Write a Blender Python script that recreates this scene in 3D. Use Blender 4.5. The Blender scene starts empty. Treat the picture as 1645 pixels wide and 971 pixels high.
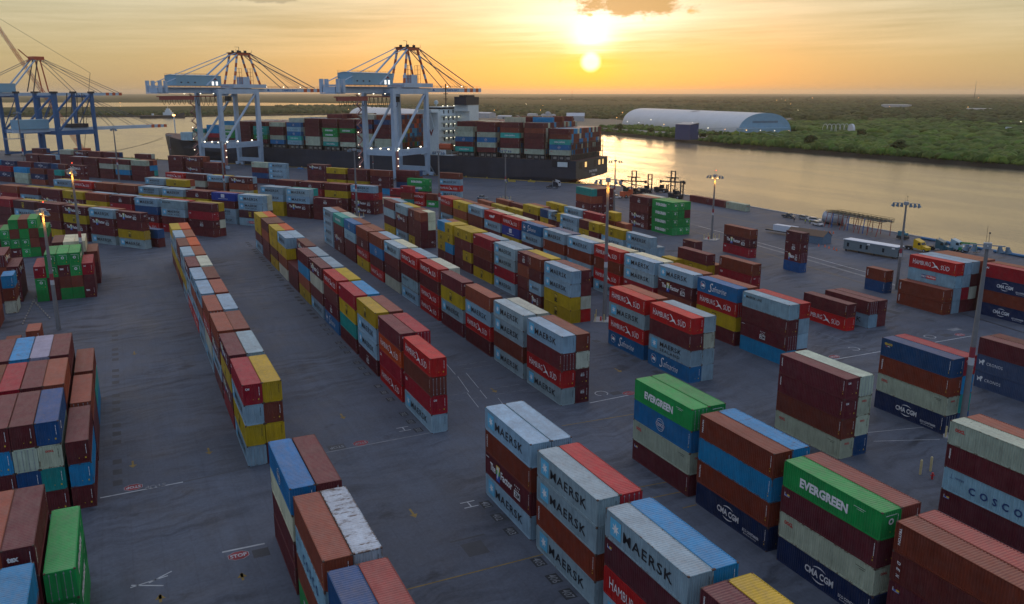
import bpy, bmesh, math, random
import numpy as np
from mathutils import Vector, Matrix
R = math.radians
random.seed(7); rng = np.random.default_rng(7)
scene = bpy.context.scene
COL = scene.collection

# ---------------------------------------------------------------- camera
cam_d = bpy.data.cameras.new("camera"); cam = bpy.data.objects.new("camera", cam_d); COL.objects.link(cam)
cam.location = (0, 0, 47.53); cam.rotation_euler = (R(90 - 14.17), 0, 0)
cam_d.sensor_width = 36; cam_d.lens = 1333.9 / 1645 * 36
cam_d.clip_start = 0.5; cam_d.clip_end = 60000
scene.camera = cam
scene.render.engine = 'CYCLES'
scene.view_settings.view_transform = 'Standard'; scene.view_settings.look = 'None'
scene.view_settings.exposure = 0.0; scene.view_settings.gamma = 1.0
scene.cycles.max_bounces = 6; scene.cycles.volume_bounces = 1

# ---------------------------------------------------------------- sky
SUN_AZ, SUN_EL = R(5.2), R(1.95)
world = bpy.data.worlds.new("World"); scene.world = world; world.use_nodes = True
nt = world.node_tree; nt.nodes.clear()
def nd(tree, typ, **kw):
    n = tree.nodes.new(typ)
    for k, v in kw.items(): setattr(n, k, v)
    return n
class G:
    """small wrapper that writes math node chains"""
    def __init__(s, tree): s.t = tree
    def put(s, sock, v):
        if isinstance(v, bpy.types.NodeSocket): s.t.links.new(v, sock)
        elif v is not None: sock.default_value = v
    def m(s, op, a, b=None, c=None, clamp=False):
        n = nd(s.t, 'ShaderNodeMath', operation=op, use_clamp=clamp)
        for i, x in enumerate((a, b, c)):
            if x is not None: s.put(n.inputs[i], x)
        return n.outputs[0]
    def vm(s, op, a, b=None):
        n = nd(s.t, 'ShaderNodeVectorMath', operation=op); s.put(n.inputs[0], a)
        if b is not None: s.put(n.inputs[1], b)
        return n
    def dot(s, a, b): return s.vm('DOT_PRODUCT', a, b).outputs['Value']
    def sm(s, x, a, b, c0=0.0, c1=1.0):
        n = nd(s.t, 'ShaderNodeMapRange', interpolation_type='SMOOTHSTEP'); s.put(n.inputs[0], x)
        for i, v in enumerate((a, b, c0, c1)): s.put(n.inputs[i + 1], v)
        return n.outputs[0]
    def lin(s, x, a, b, c0=0.0, c1=1.0):
        n = nd(s.t, 'ShaderNodeMapRange'); s.put(n.inputs[0], x)
        for i, v in enumerate((a, b, c0, c1)): s.put(n.inputs[i + 1], v)
        return n.outputs[0]
    def mix(s, f, a, b, blend='MIX'):
        n = nd(s.t, 'ShaderNodeMix', data_type='RGBA', blend_type=blend); n.clamp_factor = True
        s.put(n.inputs[0], f)
        for i, v in ((6, a), (7, b)): s.put(n.inputs[i], v if isinstance(v, bpy.types.NodeSocket) else (*v, 1))
        return n.outputs[2]
    def ramp(s, x, pts):
        n = nd(s.t, 'ShaderNodeValToRGB'); s.put(n.inputs[0], x); e = n.color_ramp.elements
        while len(e) < len(pts): e.new(0.5)
        for el, (p, c) in zip(e, pts): el.position = p; el.color = (*c, 1)
        return n.outputs[0]
    def noise(s, vec, scale, detail=3, rough=0.55):
        n = nd(s.t, 'ShaderNodeTexNoise'); s.put(n.inputs['Vector'], vec)
        n.inputs['Scale'].default_value = scale; n.inputs['Detail'].default_value = detail; n.inputs['Roughness'].default_value = rough
        return n.outputs[0]
    def comb(s, x, y, z):
        n = nd(s.t, 'ShaderNodeCombineXYZ')
        for i, v in enumerate((x, y, z)): s.put(n.inputs[i], v)
        return n.outputs[0]
    def sep(s, v):
        n = nd(s.t, 'ShaderNodeSeparateXYZ'); s.put(n.inputs[0], v); return n.outputs
    def gauss(s, dx, dz, ax, az):
        a = s.m('DIVIDE', dx, ax); b = s.m('DIVIDE', dz, az)
        r = s.m('ADD', s.m('MULTIPLY', a, a), s.m('MULTIPLY', b, b))
        return s.m('POWER', 2.718, s.m('MULTIPLY', r, -1.0))
g = G(nt)
dirv = nd(nt, 'ShaderNodeTexCoord').outputs['Generated']
zz = g.sep(dirv)[2]; zc = g.m('MAXIMUM', zz, 0.0)
fx = g.dot(dirv, (math.cos(SUN_AZ), -math.sin(SUN_AZ), 0)); fy = g.dot(dirv, (math.sin(SUN_AZ), math.cos(SUN_AZ), 0))
zr = g.m('POWER', zc, 0.5)                       # ramps run on sqrt(sin elevation)
near = g.ramp(zr, [(0, (.70,.33,.075)), (.10, (.78,.39,.10)), (.19, (.80,.45,.15)), (.26, (.83,.56,.27)), (.31, (.84,.66,.40)), (.42, (.76,.57,.33)), (.55, (.60,.50,.38)), (.72, (.52,.54,.62)), (1, (.52,.61,.84))])
far = g.ramp(zr, [(0, (.34,.28,.18)), (.10, (.40,.325,.18)), (.19, (.47,.39,.215)), (.26, (.50,.44,.275)), (.31, (.52,.48,.33)), (.42, (.68,.55,.32)), (.55, (.60,.51,.34)), (.72, (.50,.54,.64)), (1, (.52,.61,.84))])
back = g.ramp(zr, [(0, (.15,.20,.30)), (.4, (.24,.33,.49)), (.7, (.38,.48,.70)), (1, (.52,.61,.84))])
wn = g.gauss(g.m('ADD', fx, .05), 0.0, .30, 1.0)
front = g.mix(wn, far, near)
base = g.mix(g.sm(fy, -.15, .55), back, front)
# thin cloud veils
st = g.noise(g.comb(g.m('MULTIPLY', fx, 2.2), g.m('MULTIPLY', zz, 38), 0.3), 1.6, 5, .55)
st2 = g.noise(g.comb(g.m('MULTIPLY', fx, 7), g.m('MULTIPLY', g.m('ADD', zz, g.m('MULTIPLY', fx, -.03)), 150), 2.3), 1.5, 4, .5)
band = g.sm(zz, .015, .07)
k = g.m('ADD', 1.0, g.m('MULTIPLY', g.m('ADD', g.m('MULTIPLY', g.m('SUBTRACT', st, .5), .75), g.m('MULTIPLY', g.m('SUBTRACT', st2, .5), .40)), band))
base = g.vm('MULTIPLY', base, g.comb(k, k, g.m('POWER', k, 1.25))).outputs[0]
front_m = g.sm(fy, 0.0, .3)
def addglow(c, w, col):
    return g.vm('ADD', c, g.vm('MULTIPLY', g.comb(w, w, w), col).outputs[0]).outputs[0]
dz = g.m('SUBTRACT', zz, math.sin(SUN_EL))
wob = g.m('MULTIPLY', g.m('SUBTRACT', st2, .5), .03)
glow = g.m('MULTIPLY', g.gauss(g.m('ADD', fx, -.012), g.m('SUBTRACT', g.m('ADD', zz, wob), .081), .100, .026), front_m)
col_ = g.m('MULTIPLY', g.gauss(fx, g.m('SUBTRACT', g.m('ADD', zz, wob), .060), .024, .016), front_m)
halo = g.m('MULTIPLY', g.gauss(fx, g.m('ADD', dz, .002), .036, .020), front_m)
wide = g.m('MULTIPLY', g.gauss(fx, g.m('SUBTRACT', zz, .06), .20, .045), front_m)
disc = g.m('MULTIPLY', g.m('SUBTRACT', 1.0, g.sm(g.m('SQRT', g.m('ADD', g.m('MULTIPLY', fx, fx), g.m('MULTIPLY', g.m('MULTIPLY', dz, dz), 1.1))), .0065, .0140)), front_m)
c = addglow(base, wide, (.05, .035, .015))
high = g.m('MULTIPLY', g.m('MULTIPLY', g.gauss(fx, g.m('SUBTRACT', zz, .28), .75, .15), front_m), g.sm(zz, .10, .19))      # warm sky lobe added above the frame to light roofs and water
c = addglow(c, high, (.72, .47, .22))
c = addglow(c, glow, (.38, .45, .54)); c = addglow(c, col_, (.50, .60, .66)); c = addglow(c, halo, (.25, .10, -.08))
c = addglow(c, disc, (1.2, 1.05, .8))
# darker cumulus scraps near the top
cn = g.noise(g.comb(g.m('MULTIPLY', fx, 36), g.m('MULTIPLY', zz, 80), 1.7), 1.0, 8, .68)
def scrap(cx, cz, ax, az, thr, colr, c):
    e = g.m('MULTIPLY', g.gauss(g.m('SUBTRACT', fx, cx), g.m('SUBTRACT', zz, cz), ax, az), front_m)
    mk = g.sm(g.m('ADD', g.m('MULTIPLY', e, .62), g.m('MULTIPLY', cn, 1.05)), thr, thr + .22)
    mk = g.m('MULTIPLY', mk, g.sm(e, .05, .2))
    return g.mix(g.m('MULTIPLY', mk, .88), c, colr)
c = scrap(.047, .0965, .066, .0135, .72, (.30, .205, .085), c)
c = scrap(.112, .0865, .012, .006, .84, (.55, .35, .11), c)
c = scrap(-.002, .085, .006, .004, .90, (.75, .50, .17), c)
c = scrap(-.53, .0995, .10, .007, .76, (.34, .32, .25), c)
c = scrap(-.36, .0995, .05, .006, .80, (.40, .35, .24), c)
bg1 = nd(nt, 'ShaderNodeBackground'); nt.links.new(c, bg1.inputs[0]); bg1.inputs[1].default_value = 1.0
sky = nd(nt, 'ShaderNodeTexSky', sky_type='NISHITA'); sky.sun_disc = False; sky.sun_elevation = SUN_EL; sky.sun_rotation = SUN_AZ
bg2 = nd(nt, 'ShaderNodeBackground'); nt.links.new(sky.outputs[0], bg2.inputs[0]); bg2.inputs[1].default_value = 0.02
ad = nd(nt, 'ShaderNodeAddShader'); nt.links.new(bg1.outputs[0], ad.inputs[0]); nt.links.new(bg2.outputs[0], ad.inputs[1])
nt.links.new(ad.outputs[0], nd(nt, 'ShaderNodeOutputWorld').inputs[0])
sun_d = bpy.data.lights.new("sun", 'SUN'); sun_d.energy = 0.3; sun_d.color = (1, .58, .26); sun_d.angle = R(12)
sun = bpy.data.objects.new("sun", sun_d); COL.objects.link(sun)
sun.rotation_euler = Vector((math.sin(SUN_AZ) * math.cos(SUN_EL), math.cos(SUN_AZ) * math.cos(SUN_EL), math.sin(SUN_EL))).to_track_quat('Z', 'Y').to_euler()

# ---------------------------------------------------------------- frames of reference
YU = R(-64.867); YP = YU + R(35.5)           # yard rows / old quay direction
U = Vector((math.cos(YU), math.sin(YU), 0)); V = Vector((-U.y, U.x, 0))
UP = Vector((math.cos(YP), math.sin(YP), 0)); VP = Vector((-UP.y, UP.x, 0))
def P(u, v, z=0): return U * u + V * v + Vector((0, 0, z))
def Q(p, q, z=0): return UP * p + VP * q + Vector((0, 0, z))

# ---------------------------------------------------------------- materials
MATS = {}
def bsdf(name):
    m = bpy.data.materials.new(name); m.use_nodes = True
    return m, m.node_tree, m.node_tree.nodes['Principled BSDF']
def mat(name, col=(.5,.5,.5), rough=.5, metal=0, emit=None, es=0, var=.12, scale=1.5):
    if name in MATS: return MATS[name]
    m, t, b = bsdf(name); MATS[name] = m
    h = G(t)
    b.inputs['Roughness'].default_value = rough; b.inputs['Metallic'].default_value = metal
    if emit: b.inputs['Emission Color'].default_value = (*emit, 1); b.inputs['Emission Strength'].default_value = es
    tc = nd(t, 'ShaderNodeTexCoord').outputs['Object']
    n = h.noise(tc, scale, 4, .6)
    f = h.lin(n, .25, .75, 1 - var, 1 + var)
    t.links.new(h.vm('MULTIPLY', (*col,), h.comb(f, f, f)).outputs[0], b.inputs['Base Color'])
    return m
def paint_mat(name, roof=False, attr=False, edge=False):
    m, t, b = bsdf(name); MATS[name] = m; h = G(t)
    if attr:
        ca = nd(t, 'ShaderNodeVertexColor', layer_name='Col').outputs[0]; rnd = 0.3; rust = .5
        co = nd(t, 'ShaderNodeTexCoord').outputs['Object']
    else:
        oi = nd(t, 'ShaderNodeObjectInfo'); ca = oi.outputs['Color']; rnd = oi.outputs['Random']
        an = nd(t, 'ShaderNodeAttribute', attribute_type='OBJECT', attribute_name='rust'); rust = an.outputs['Fac']
        co = h.vm('ADD', nd(t, 'ShaderNodeTexCoord').outputs['Object'], h.comb(h.m('MULTIPLY', rnd, 90.0), 0.0, h.m('MULTIPLY', rnd, 37.0))).outputs[0]
    sx, sy, sz = h.sep(co)
    big = h.noise(co, .35, 4, .6)
    streak = h.noise(h.comb(h.m('MULTIPLY', sx, 2.6), h.m('MULTIPLY', sy, 2.6), h.m('MULTIPLY', sz, .35)), 1.0, 5, .65)
    f = h.m('ADD', h.lin(big, .25, .75, .76, 1.20), h.lin(streak, .25, .75, -.22, .16))
    c = h.vm('MULTIPLY', ca, h.comb(f, f, f)).outputs[0]
    dust_and_glow = h.lin(h.noise(co, .8, 3), .3, .75, .0, .13)
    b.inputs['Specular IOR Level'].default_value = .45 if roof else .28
    if roof: c = h.vm('ADD', h.vm('MULTIPLY', c, (1.45, 1.35, 1.3)).outputs[0], (.030, .016, .010)).outputs[0]  # bleached roofs; extra lift and warmth paint sunset glow into the colour
    if roof: dust_and_glow = h.lin(h.noise(h.comb(h.m('MULTIPLY', sx, .5), h.m('MULTIPLY', sy, 1.4), 0.0), 1.0, 5, .7), .3, .75, .06, .36)
    c = h.mix(dust_and_glow, c, (.36, .25, .19) if roof else (.20, .18, .17))  # roof dust kept warm so its colour carries sunset glow as well
    rn = h.noise(h.comb(h.m('MULTIPLY', sx, 1.5), h.m('MULTIPLY', sy, .42), h.m('MULTIPLY', sz, .6)) if roof else h.comb(h.m('MULTIPLY', sx, 1.5), h.m('MULTIPLY', sy, 1.5), h.m('MULTIPLY', sz, .45)), 1.25, 7, .74)
    thr = h.m('SUBTRACT', .74 if roof else (.66 if edge else .80), h.m('MULTIPLY', rust, .27))
    rm = h.sm(rn, thr, h.m('ADD', thr, .13))
    c = h.mix(h.m('MULTIPLY', rm, .85), c, h.mix(big, (.06, .026, .012), (.17, .085, .035)))
    t.links.new(c, b.inputs['Base Color'])
    t.links.new(h.lin(streak, .2, .8, .38 if roof else .45, .60 if roof else .68), b.inputs['Roughness'])
    bp = nd(t, 'ShaderNodeBump'); bp.inputs['Strength'].default_value = .45; bp.inputs['Distance'].default_value = .06
    t.links.new(h.noise(co, 2.2, 3), bp.inputs['Height']); t.links.new(bp.outputs[0], b.inputs['Normal'])
    return m
M_PAINT = paint_mat('container_paint'); M_FRAME = paint_mat('container_frame_paint', edge=True); M_ROOF = paint_mat('container_roof_glow_paint', roof=True); M_FAR = paint_mat('far_container_paint', attr=True)
M_WHITE = mat('white_lettering', (.70,.70,.68), .5, 0, None, 0, .22, 2.0); M_BLACK = mat('black_lettering', (.012,.012,.014), .5)
M_SKYB = mat('light_blue_panel', (.10,.42,.62), .5); M_RED = mat('red_lettering', (.50,.03,.03), .5)
M_YEL = mat('yellow_mark', (.62,.42,.03), .5); M_NAVY = mat('navy_lettering', (.02,.05,.16), .5)
M_MULTI = [mat('shield_green', (.10,.40,.10)), mat('shield_yellow', (.70,.50,.05)), mat('shield_blue', (.03,.10,.42))]
M_GREY = mat('galvanised_steel', (.30,.33,.35), .5, .3); M_DARK = mat('dark_steel', (.03,.03,.033), .55)
M_RUBBER = mat('black_rubber', (.015,.015,.016), .8); M_GLASS = mat('dark_glass', (.02,.025,.03), .08)
M_CRANEW = mat('white_crane_paint', (.40,.50,.58), .45, 0, None, 0, .10, .25); M_CRANER = mat('orange_red_paint', (.50,.09,.03), .5)
M_CRANEB = mat('blue_crane_paint', (.015,.10,.24), .5, 0, None, 0, .2, .3); M_HOUSE = mat('pale_blue_cladding', (.20,.36,.44), .5, 0, None, 0, .08, .2)
M_LAMPW = mat('lit_floodlight', (1,.9,.7), .5, 0, (1,.86,.60), 6); M_LAMPO = mat('lit_sodium_lamp', (1,.6,.2), .5, 0, (1,.50,.13), 7)
M_LAMPR = mat('red_beacon_light', (1,.1,.05), .5, 0, (1,.08,.04), 3)
M_SHIPW = mat('white_ship_paint', (.60,.66,.64), .45); M_HULL = mat('dark_hull_paint', (.030,.034,.045), .45, 0, None, 0, .35, .12)
M_BOOT = mat('red_antifouling', (.28,.04,.02), .6); M_CONC = mat('pale_concrete', (.34,.33,.31), .85, 0, None, 0, .2, .8)

# ---------------------------------------------------------------- mesh helper
class MB:
    def __init__(s): s.v = []; s.f = []; s.m = []
    def add(s, vs, fs, mi=0):
        o = len(s.v); s.v += [tuple(x) for x in vs]
        for f in fs: s.f.append(tuple(i + o for i in f)); s.m.append(mi)
        return s
    def box(s, x0, x1, y0, y1, z0, z1, mi=0):
        return s.add([(x0,y0,z0),(x1,y0,z0),(x1,y1,z0),(x0,y1,z0),(x0,y0,z1),(x1,y0,z1),(x1,y1,z1),(x0,y1,z1)],
                     [(0,3,2,1),(4,5,6,7),(0,1,5,4),(1,2,6,5),(2,3,7,6),(3,0,4,7)], mi)
    def beam(s, a, b, w, h=None, mi=0, w2=None, h2=None):
        a, b = Vector(a), Vector(b); h = h or w; w2 = w2 or w; h2 = h2 or h
        d = (b - a).normalized(); up = Vector((0,0,1)) if abs(d.z) < .95 else Vector((0,1,0))
        x = d.cross(up).normalized(); y = x.cross(d).normalized()
        vs = [a - x*w/2 - y*h/2, a + x*w/2 - y*h/2, a + x*w/2 + y*h/2, a - x*w/2 + y*h/2,
              b - x*w2/2 - y*h2/2, b + x*w2/2 - y*h2/2, b + x*w2/2 + y*h2/2, b - x*w2/2 + y*h2/2]
        return s.add(vs, [(0,3,2,1),(4,5,6,7),(0,1,5,4),(1,2,6,5),(2,3,7,6),(3,0,4,7)], mi)
    def tube(s, a, b, r0, r1=None, n=8, mi=0):
        a, b = Vector(a), Vector(b); r1 = r0 if r1 is None else r1
        d = (b - a).normalized(); up = Vector((0,0,1)) if abs(d.z) < .95 else Vector((0,1,0))
        x = d.cross(up).normalized(); y = x.cross(d).normalized()
        vs = []
        for c, r in ((a, r0), (b, r1)):
            for i in range(n):
                t = 2*math.pi*i/n; vs.append(c + x*math.cos(t)*r + y*math.sin(t)*r)
        fs = [(i, (i+1) % n, n + (i+1) % n, n + i) for i in range(n)] + [tuple(range(n-1, -1, -1)), tuple(range(n, 2*n))]
        return s.add(vs, fs, mi)
    def ball(s, c, r, mi=0, n=8, k=5, sz=1.0):
        vs = [(c[0], c[1], c[2] - r*sz)]
        for j in range(1, k):
            a = math.pi*j/k - math.pi/2
            for i in range(n): vs.append((c[0] + r*math.cos(a)*math.cos(2*math.pi*i/n), c[1] + r*math.cos(a)*math.sin(2*math.pi*i/n), c[2] + r*sz*math.sin(a)))
        vs.append((c[0], c[1], c[2] + r*sz)); fs = []
        for i in range(n): fs.append((0, 1 + (i+1) % n, 1 + i)); fs.append((len(vs)-1, len(vs)-1-n+i, len(vs)-1-n+(i+1) % n))
        for j in range(k-2):
            for i in range(n): a = 1+j*n+i; b = 1+j*n+(i+1) % n; fs.append((a, b, b+n, a+n))
        return s.add(vs, fs, mi)
    def prism(s, pts, y0, y1, mi=0):
        """polygon in xz (counter-clockwise seen from -y), extruded along y"""
        n = len(pts); vs = [(x, y0, z) for x, z in pts] + [(x, y1, z) for x, z in pts]
        return s.add(vs, [tuple(range(n)), tuple(range(2*n-1, n-1, -1))] + [(i, i+n, (i+1) % n + n, (i+1) % n) for i in range(n)], mi)
    def prism_y(s, pts, x0, x1, mi=0):
        """polygon in yz, extruded along x"""
        n = len(pts); vs = [(x0, y, z) for y, z in pts] + [(x1, y, z) for y, z in pts]
        return s.add(vs, [tuple(range(n-1, -1, -1)), tuple(range(n, 2*n))] + [(i, (i+1) % n, (i+1) % n + n, i+n) for i in range(n)], mi)
    def plan(s, pts, z0, z1, mi=0):
        n = len(pts); vs = [(x, y, z0) for x, y in pts] + [(x, y, z1) for x, y in pts]
        return s.add(vs, [tuple(range(n-1, -1, -1)), tuple(range(n, 2*n))] + [(i, (i+1) % n, (i+1) % n + n, i+n) for i in range(n)], mi)
    def mesh(s, name, mats, smooth=False):
        me = bpy.data.meshes.new(name); me.from_pydata(s.v, [], s.f)
        for m in mats: me.materials.append(m)
        if s.f: me.polygons.foreach_set('material_index', s.m)
        if smooth: me.polygons.foreach_set('use_smooth', [True]*len(s.f))
        me.update(); return me
    def build(s, name, mats, parent=None, loc=None, rz=0.0, smooth=False):
        if not isinstance(mats, (list, tuple)): mats = [mats]
        return link(s.mesh(name, mats, smooth), name, parent, loc, rz)
def link(me, name, parent=None, loc=None, rz=0.0):
    o = bpy.data.objects.new(name, me); COL.objects.link(o)
    if parent: o.parent = parent
    if loc is not None: o.location = loc
    o.rotation_euler = (0, 0, rz); return o
def tag(o, label=None, cat=None, group=None, kind=None):
    if label: o['label'] = label
    if cat: o['category'] = cat
    if group: o['group'] = group
    if kind: o['kind'] = kind
    return o
def thing(name, loc, rz, label, cat, group=None):
    return tag(link(None, name, None, loc, rz), label, cat, group)
def copy_tree(o, parent=None):
    c = o.copy(); COL.objects.link(c)
    if parent: c.parent = parent
    for ch in list(o.children): copy_tree(ch, c)
    return c

# lettering: built-in font outlines turned to flat mesh, fitted into a rectangle
TXT = {}
def glyphs(s, bold=0.0, shear=0.0, spacing=1.0):
    k = (s, bold, shear, spacing)
    if k not in TXT:
        cu = bpy.data.curves.new('t', 'FONT'); cu.body = s; cu.size = 1; cu.offset = bold; cu.shear = shear; cu.space_character = spacing; cu.resolution_u = 2
        o = bpy.data.objects.new('t', cu); COL.objects.link(o); dg = bpy.context.evaluated_depsgraph_get()
        me = bpy.data.meshes.new_from_object(o.evaluated_get(dg))
        vs = np.array([v.co[:2] for v in me.vertices]) if len(me.vertices) else np.zeros((1, 2)); fs = [tuple(p.vertices) for p in me.polygons]
        bpy.data.objects.remove(o); bpy.data.curves.remove(cu); bpy.data.meshes.remove(me)
        lo = vs.min(0); hi = vs.max(0); TXT[k] = ((vs - lo) / np.maximum(hi - lo, 1e-6), fs)
    return TXT[k]
def text(mb, s, org, ex, ey, w, h, mi=0, bold=.012, shear=0.0, spacing=1.0):
    """rectangle of w x h from org along unit vectors ex, ey"""
    vs, fs = glyphs(s, bold, shear, spacing); org = Vector(org); ex = Vector(ex); ey = Vector(ey)
    mb.add([org + ex*(a*w) + ey*(b*h) for a, b in vs], fs, mi)

# ---------------------------------------------------------------- container layout (yard grid, metres)
#LAYOUT-BEGIN
CON = []
TH = 2.83
def stack(fr, a, b, tiers, L, row, slot, col, side=0, z0=0.0, th=TH):
    t = tiers.split()
    for i, s in enumerate(t): CON.append((s, fr, a, b, z0 + i*th, L, side, row, slot, col, i, len(t)))
def row(name, fr, a0, b0, pitch, spec, cols=2, side=0):
    for key, *cs in spec:
        half = key[-1] in 'ab'; k = int(key[:-1]) if half else int(key)
        a = a0 + pitch*k + (6.13 if key[-1] == 'b' else 0)
        for j, c in enumerate(cs):
            if c: stack(fr, a, b0 + 2.5*j, c, 6.06 if half else 12.19, name, k, j, side)
FP = -13.7
row('R1', 'U', -117.4, 11.3, FP, [
 ('0','MK MC MK CR','MX MC BR MC'),('1','CR ZF MC ZF','MX MX RB ML'),('2','MX MK ZF RB','MX MX MX BR'),('3','MK GY HS RB','MX MX MX MK'),
 ('4','MK MK RB MK','MX MX MX RB'),('5','HS MK RB MK','MX MX MX MX'),('6','HS MK MK ZF','MX MX MX GY'),('7','MK MC MK MK','MX MX MX RB'),
 ('8','MX MC ZF MX','MX MX MX HO'),('9','RB MC MK MK','MX MX MX RB'),('10','MX MC MK MC','MX MX MX HO')])
row('R2', 'U', -117.5, 36.7, FP, [
 ('0','MK CR BR HS'),('1','HS CR HO TX','MX MX CR CR'),('2','ZM MK MK MC','MX MX MX BT'),('3','MX TE MC CR','MX MX MX BL'),('4','SF ZM MX HS','MX MX MX MC'),
 ('5','MK MX GY ZF','MX MX TE MK'),('6','MC RB BL MX','MX MX MX MK'),('7','MX MX','MX MX ZF ZF'),('8','GY RB MC MK','MX MX MX MK'),('9','MC MX MC MC','MX MX MX HO'),
 ('10','MX MX RB MX','MX MX MX MX'),('11','MK MX MC MC','MX MX MX HO')])
row('R3', 'U', -119.2, 58.7, FP, [
 ('0','MK HS MX MK','ZE ZE GY BR'),('1','MK BR MK MK','MX MX MX GY'),('2','MX HS MK RB'),('3','TX MK MC TX'),('4','HS HS MX HS','MX MK MC GY'),
 ('5','MK ML MX HS','MX MX MX MK'),('6','GY BN MX MK','MX MX MX GC'),('7','HS MX CO RB','MX MX MX MK'),('8','MC HS ZM RB','MX MX MX RB'),('9','MX TX CG CO','MX MX MX RB'),
 ('10','ZM ZF MX CS','MX MX MX GY'),('11','MK MK MK MK','MX MX MX RB')])
row('R4', 'U', -119.2, 83.1, FP, [
 ('0','SF MS MX HS','MK MK GY MK'),('1','SF HS MK HS','MX MX MX RB'),('3','MC MC MK MK','HS GY MX MX'),
 ('4a','MX MX RB ZM','MX MX MX MC'),('4b','ZF MK MX TR','MX MX MX MC'),('5','MK CR MK MK','MX MX MX MK'),('6','MC MX BR CR','MX MX MX MK'),
 ('7a','MX MX MX MC','MX MX MX MC'),('7b','MX MC MX MC','MX MX MX MC'),('8a','MX MC MC BL','MX MX MX RB'),('8b','MX BL MC MC','MX MX MX MC'),
 ('10a','MC MX MX ZM','MX MX MX RB'),('10b','MX MX MX RB','ZE MX WT WT'),('11','MK MX ZF ML','MX MX MX MC'),('12','MC MX GS MX','MX MX MX MK')])
row('R5', 'U', -119.2, 104.0, FP, [
 ('0','BL ZM MX ML','MX MK MK HS'),('1','MX MC HS SF','MX MX MX RB'),('2','CR BR ZF MK','MX MX MX RB'),('3','MX CR MK MK','MX MX MX GC'),('4','MK HS TR HS','MX MX MX GC'),
 ('5','MX MK TR MK','MX MX MX GY'),('6','MX MK TR MK','MX MX MX NV'),('7','MX MX MK SF','MX MX MX RB'),('8','MX MC NY HS','MX MX MX GC'),('9','MX MX MK PO','MX MX MX GC'),
 ('10','MX MX BR MK','MX MX MX RB'),('11','MX MC RB MC','MX MX MX RB'),('12','BL MK TR HS','MX MX MX RB')])
NP = 13.7
row('N1', 'U', -85.8, 11.4, NP, [('0','MX MX GC CO','MX MX MX MX'),('1','EG RB CG RB','MX MX MX GR'),('2','MX MX MX NV','MX MX MX RP')])
row('N2', 'U', -85.3, 36.5, NP, [('0','MK ZF TR MK','MX MX MX MK'),('1','MK TR MK MK','MX MX MX DR'),('2','MK HS BN MK','MX MX MX BL'),('3','MX MX MX TX','MX MX MX MC')])
row('N3', 'U', -86.2, 58.2, NP, [('0','BN OC CO EG','MX MX MX EG'),('1','CM TR BL TR','MX MX MX BL'),('2','CM OC BN EG','MX MX MX BT'),('3','MX BN DN TR','MX MX MX RP')])
row('N4', 'U', -86.3, 82.9, NP, [('0','OC BR TX TX','NV OC OC OC'),('2','BN CG TX OC','MX MX MX RB')])
row('N5', 'U', -86.1, 102.8, NP, [('0','CM OC TR SE','NV TE BL CR')])
row('N6', 'U', -86.1, 125.6, NP, [('0','CN CN MX','MX MX MX')])
# sixth row and loose stacks behind it
S40, S20 = 12.19, 6.06
row('R6', 'U', -119.2, 131.0, FP, [('6','MX MK MK','MX MK'),('7','MX MK MC'),('8a','MX MC MX'),('8b','MX MX MC'),('9','MX MK MK'),('10a','MX MC NV'),('10b','MX MX MK'),('11','MX MX MC','MX MX RB')])
stack('U', -247.5, 131.0, 'MX MX MC', S20, 'R6', 9, 2)
for a, b, t, L, n in ((-258, 141.5, 'MX MX MK', S40, 0), (-244.6, 141.5, 'MX MX CR', S40, 1), (-272, 141.5, 'MX MX MC', S20, 2), (-265.6, 141.5, 'MX MX MC', S20, 3), (-241, 148.3, 'MX TR MC', S20, 4), (-234.3, 148.3, 'MX RB', S20, 5),
                      (-296, 130, 'MX MC', S40, 6), (-296, 138.2, 'MX MX', S40, 7), (-310, 130, 'MX RB', S40, 8), (-283, 139, 'MC MX', S40, 9), (-283, 131, 'MX MC', S40, 10), (-310, 138.2, 'MX RB', S40, 11),
                      (-174.9, 129.9, 'MX MC MX', S40, 12), (-174.9, 132.4, 'MX RB', S40, 13), (-197.6, 148.4, 'MC BN', S20, 14), (-178.5, 127.4, 'MX MC', S20, 15), (-160.6, 132.0, 'MX CR TR', S40, 16)):
    stack('U', a, b, t, L, 'back', n, 0)
stack('U', -131.3, 131.4, 'HS MX', S40, 'pair', 0, 0); stack('U', -131, 137.3, 'MK MX', S40, 'pair', 1, 0); stack('U', -131, 139.8, 'MX MX', S40, 'pair', 1, 1)
stack('U', -145.4, 165.4, 'NV TR', S20, 'small', 0, 0)
stack('U', -200.5, 165.8, 'CR ZF BR', S40, 'three', 0, 0)
stack('U', -172.4, 164.0, 'DB ZF ZM BN', S20, 'four', 0, 0, th=2.7)
stack('U', -131.6, 160.6, 'TR TR', S40, 'right', 0, 0)
for j, t in enumerate(('MK MK PN HS', 'MX CR MK MK', 'MX GY MX MK', 'MX MX MX RB', 'MX MX MX RB')): stack('U', -131.6, 163.2 + 2.5*j, t, S40, 'right', 0, j + 1)
stack('U', -117.8, 169.2, 'CM TR CM CA', S40, 'right', 1, 0); stack('U', -117.8, 171.8, 'MX MX MX RB', S40, 'right', 1, 1)
for j, t in enumerate(('ZF ZF MX ZM', 'MX MX MX RB', 'MX MX MX GY')): stack('U', -257, 168.2 + 2.5*j, t, S40, 'green', 1, j)
for j, t in enumerate(('EG EG EG EG', 'EG EE EE EG', 'EG EG MX EE')): stack('U', -243.2, 168.6 + 2.5*j, t, S40, 'green', 0, j)
for j, t in enumerate(('MX ZM RB TE', 'ZE ZE RB MX', 'ZE ZE MX MX', 'ZE ZE ZE MX')): stack('U', -289.5, 164.0 + 2.5*j, t, S40, 'teal', 0, j)
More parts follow.
